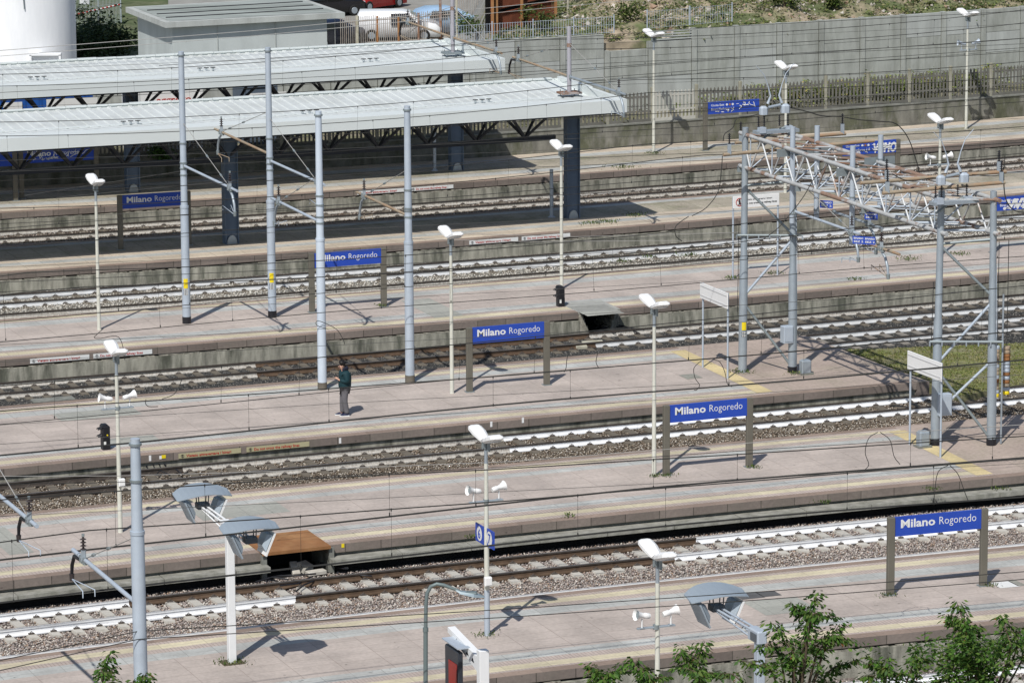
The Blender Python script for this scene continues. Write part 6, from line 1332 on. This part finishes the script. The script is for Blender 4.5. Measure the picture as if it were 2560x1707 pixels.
tufts=[(1218,1590,.16),(1634,385,.2),(2223,1489,.14),(2474,1465,.12),(1635,1193,.08),(1665,1190,.14),(1882,1170,.12),(580,1657,.22),(955,766,.12),(1830,697,.18),(1937,685,.2),(2400,637,.2),(1856,932,.22),(1990,935,.18),(1555,655,.2),(1590,540,.3),(1520,556,.25),(1480,560,.25),(2330,1225,.12),(2500,1225,.14),(1180,1345,.1),(1420,1292,.1),(2060,1258,.12),(1720,640,.2),(1620,645,.15),(2140,700,.15),(2270,650,.25),(1560,420,.3)]
for x,y,r in tufts:
    p=G(x,y)
    for i in range(int(70*r/.15)): leaf(L_,p+Vector((random.gauss(0,r),random.gauss(0,r*.8),random.uniform(0,.06))),random.uniform(.04,.1),random.choice(GRN),Vector((random.gauss(0,.5),random.gauss(0,.5),1)))
tag(leafobj(L_,'weed_tufts'),'little weed tufts around post feet and kerbs','weeds',kind='stuff')
# ------------------------------------------------------------------ cherry trees rising in front
TC=[(.055,.13,.018),(.08,.17,.025),(.04,.095,.018),(.12,.20,.04),(.10,.15,.03)]
def spline(P,k=5):
    out=[]
    for i in range(len(P)-1):
        p0,p1,p2,p3=P[max(i-1,0)],P[i],P[i+1],P[min(i+2,len(P)-1)]
        for j in range(k):
            u=j/k; out.append(.5*((2*p1)+(p2-p0)*u+(2*p0-5*p1+4*p2-p3)*u*u+(3*p1-p0-3*p2+p3)*u**3))
    return out+[P[-1]]
def cherry(base,Y,shoots,label,den=1.,inner=0):
    """base: pixel x of the trunk; shoots: list of pixel polylines (tip first) of leafy branches"""
    b=AY(base,1800,Y); b.z=-1.2; t=thing('cherry_tree',label,'tree',b,0,'cherry trees in front of the tracks'); fork=AY(base,1830,Y); 
    mb=MB(); mb.tube([b,b.lerp(fork,.5)+Vector((.05,0,0)),fork],[.16,.13,.10],m_bark,9); L_={'v':[],'f':[],'c':[]}; red=(.22,.10,.03)
    for sh in shoots:
        dy=random.uniform(-1.,1.); P=[AY(x,y,Y+dy*(.3+.7*i/len(sh))) for i,(x,y) in enumerate(sh)]; P=P+[P[-1].lerp(fork,.5)+Vector((0,0,-.1)),fork]; S=spline(P); n=len(S); mb.tube(S,[.006+.04*(i/n)**1.5 for i in range(n)],m_bark,5)
        m_=int(len(sh)*5-2)
        for i in range(m_):
            p=S[i]; d=(S[i]-S[i+1]).normalized(); f=min(1,.4+i/10)
            for j in range(int(9*den*f)+3):
                a=random.uniform(0,6.28); side=Vector((math.cos(a),math.sin(a),random.uniform(-.3,.4))); o_=p+d*random.uniform(-.06,.06)+side*random.uniform(.0,.09+.10*f); dr=(side*.8+d*.25+Vector((0,0,-.75))).normalized()
                leaf(L_,o_,random.uniform(.085,.155),random.choice(TC) if random.random()>.02 else red,dr)
            if i%2==0 and i>2 and random.random()<.85:   # side twig
                a=random.uniform(0,6.28); tw=Vector((math.cos(a)*.9,math.sin(a)*.9,random.uniform(-.1,.35)))*random.uniform(.15,.42)*f; mb.tube([p,p+tw],[.008,.004],m_bark,4)
                for j in range(int(11*den)): q=p+tw*random.uniform(.2,1.1); leaf(L_,q+Vector((random.gauss(0,.03),random.gauss(0,.03),random.gauss(0,.03))),random.uniform(.07,.13),random.choice(TC),(tw.normalized()*.5+Vector((random.gauss(0,.4),random.gauss(0,.4),-.7))))
    for i in range(inner):
        x=base+random.gauss(0,70); y=random.uniform(1600,1790); c=AY(x,y,Y+random.uniform(-1.2,1.2)); leafball(L_,c,random.uniform(.18,.4),46,.12,TC)
    mb.build('trunk',t); leafobj(L_,'crown',t)
cherry(1745,80.5,[[(1762,1602),(1752,1625),(1745,1650),(1755,1690)],[(1700,1618),(1705,1640),(1722,1662),(1745,1690)],[(1692,1668),(1720,1672),(1745,1690)],[(1800,1690),(1770,1680),(1750,1700)]],'cherry shoots left of the grey reflector post')
cherry(1600,80.,[[(1580,1645),(1590,1665),(1610,1680),(1625,1700)],[(1668,1690),(1640,1695),(1620,1705)]],'small cherry shoot beside the lamp with the rusty neck')
cherry(1520,80.,[[(1472,1663),(1490,1675),(1505,1690),(1512,1715)],[(1560,1660),(1545,1680),(1525,1700)],[(1535,1678),(1520,1690)],[(1480,1700),(1500,1710)]],'leftmost of the bottom right cherry clumps')
cherry(1985,79.,[[(2046,1480),(2036,1500),(2022,1535),(2025,1570),(2010,1610),(2005,1650)],[(1978,1510),(1995,1525),(2018,1545)],[(2085,1540),(2055,1540),(2028,1545)],[(2100,1558),(2085,1580),(2060,1610),(2040,1640)],[(1925,1552),(1945,1575),(1960,1600),(1985,1640)],[(2125,1600),(2100,1595),(2070,1600)],[(1890,1620),(1920,1615),(1950,1640)],[(1850,1650),(1890,1660),(1930,1680)],[(2140,1650),(2110,1660),(2070,1680)],[(1800,1685),(1840,1690)],[(1960,1640),(1980,1660)]],'tall forked cherry shoots right of the grey reflector post',1.,16)
cherry(2210,79.,[[(2178,1648),(2190,1665),(2210,1690)],[(2220,1640),(2215,1665),(2215,1690)],[(2290,1620),(2285,1650),(2275,1680)],[(2310,1645),(2300,1665)],[(2160,1690),(2190,1695)],[(2250,1680),(2240,1700)]],'low cherry growth between the two taller crowns',1.,8)
cherry(2440,78.,[[(2392,1505),(2400,1530),(2412,1560),(2425,1600),(2440,1640)],[(2365,1540),(2385,1555),(2405,1575)],[(2440,1560),(2425,1575),(2420,1590)],[(2500,1538),(2510,1560),(2520,1590),(2525,1630)],[(2550,1570),(2545,1600),(2535,1640)],[(2370,1630),(2395,1640),(2425,1660)],[(2580,1580),(2570,1620)],[(2350,1670),(2390,1680)],[(2480,1600),(2485,1640)],[(2460,1620),(2465,1660)]],'dense cherry crown in the bottom right corner',1.2,75)
cherry(262,80.,[[(276,1628),(270,1650),(263,1675),(258,1700)],[(250,1670),(258,1690)],[(285,1705),(268,1712)]],'single cherry twig at the bottom left',.8)
cherry(352,80.,[[(366,1682),(356,1696),(350,1715)]],'leaf tuft against the foot of the big left mast',1.)
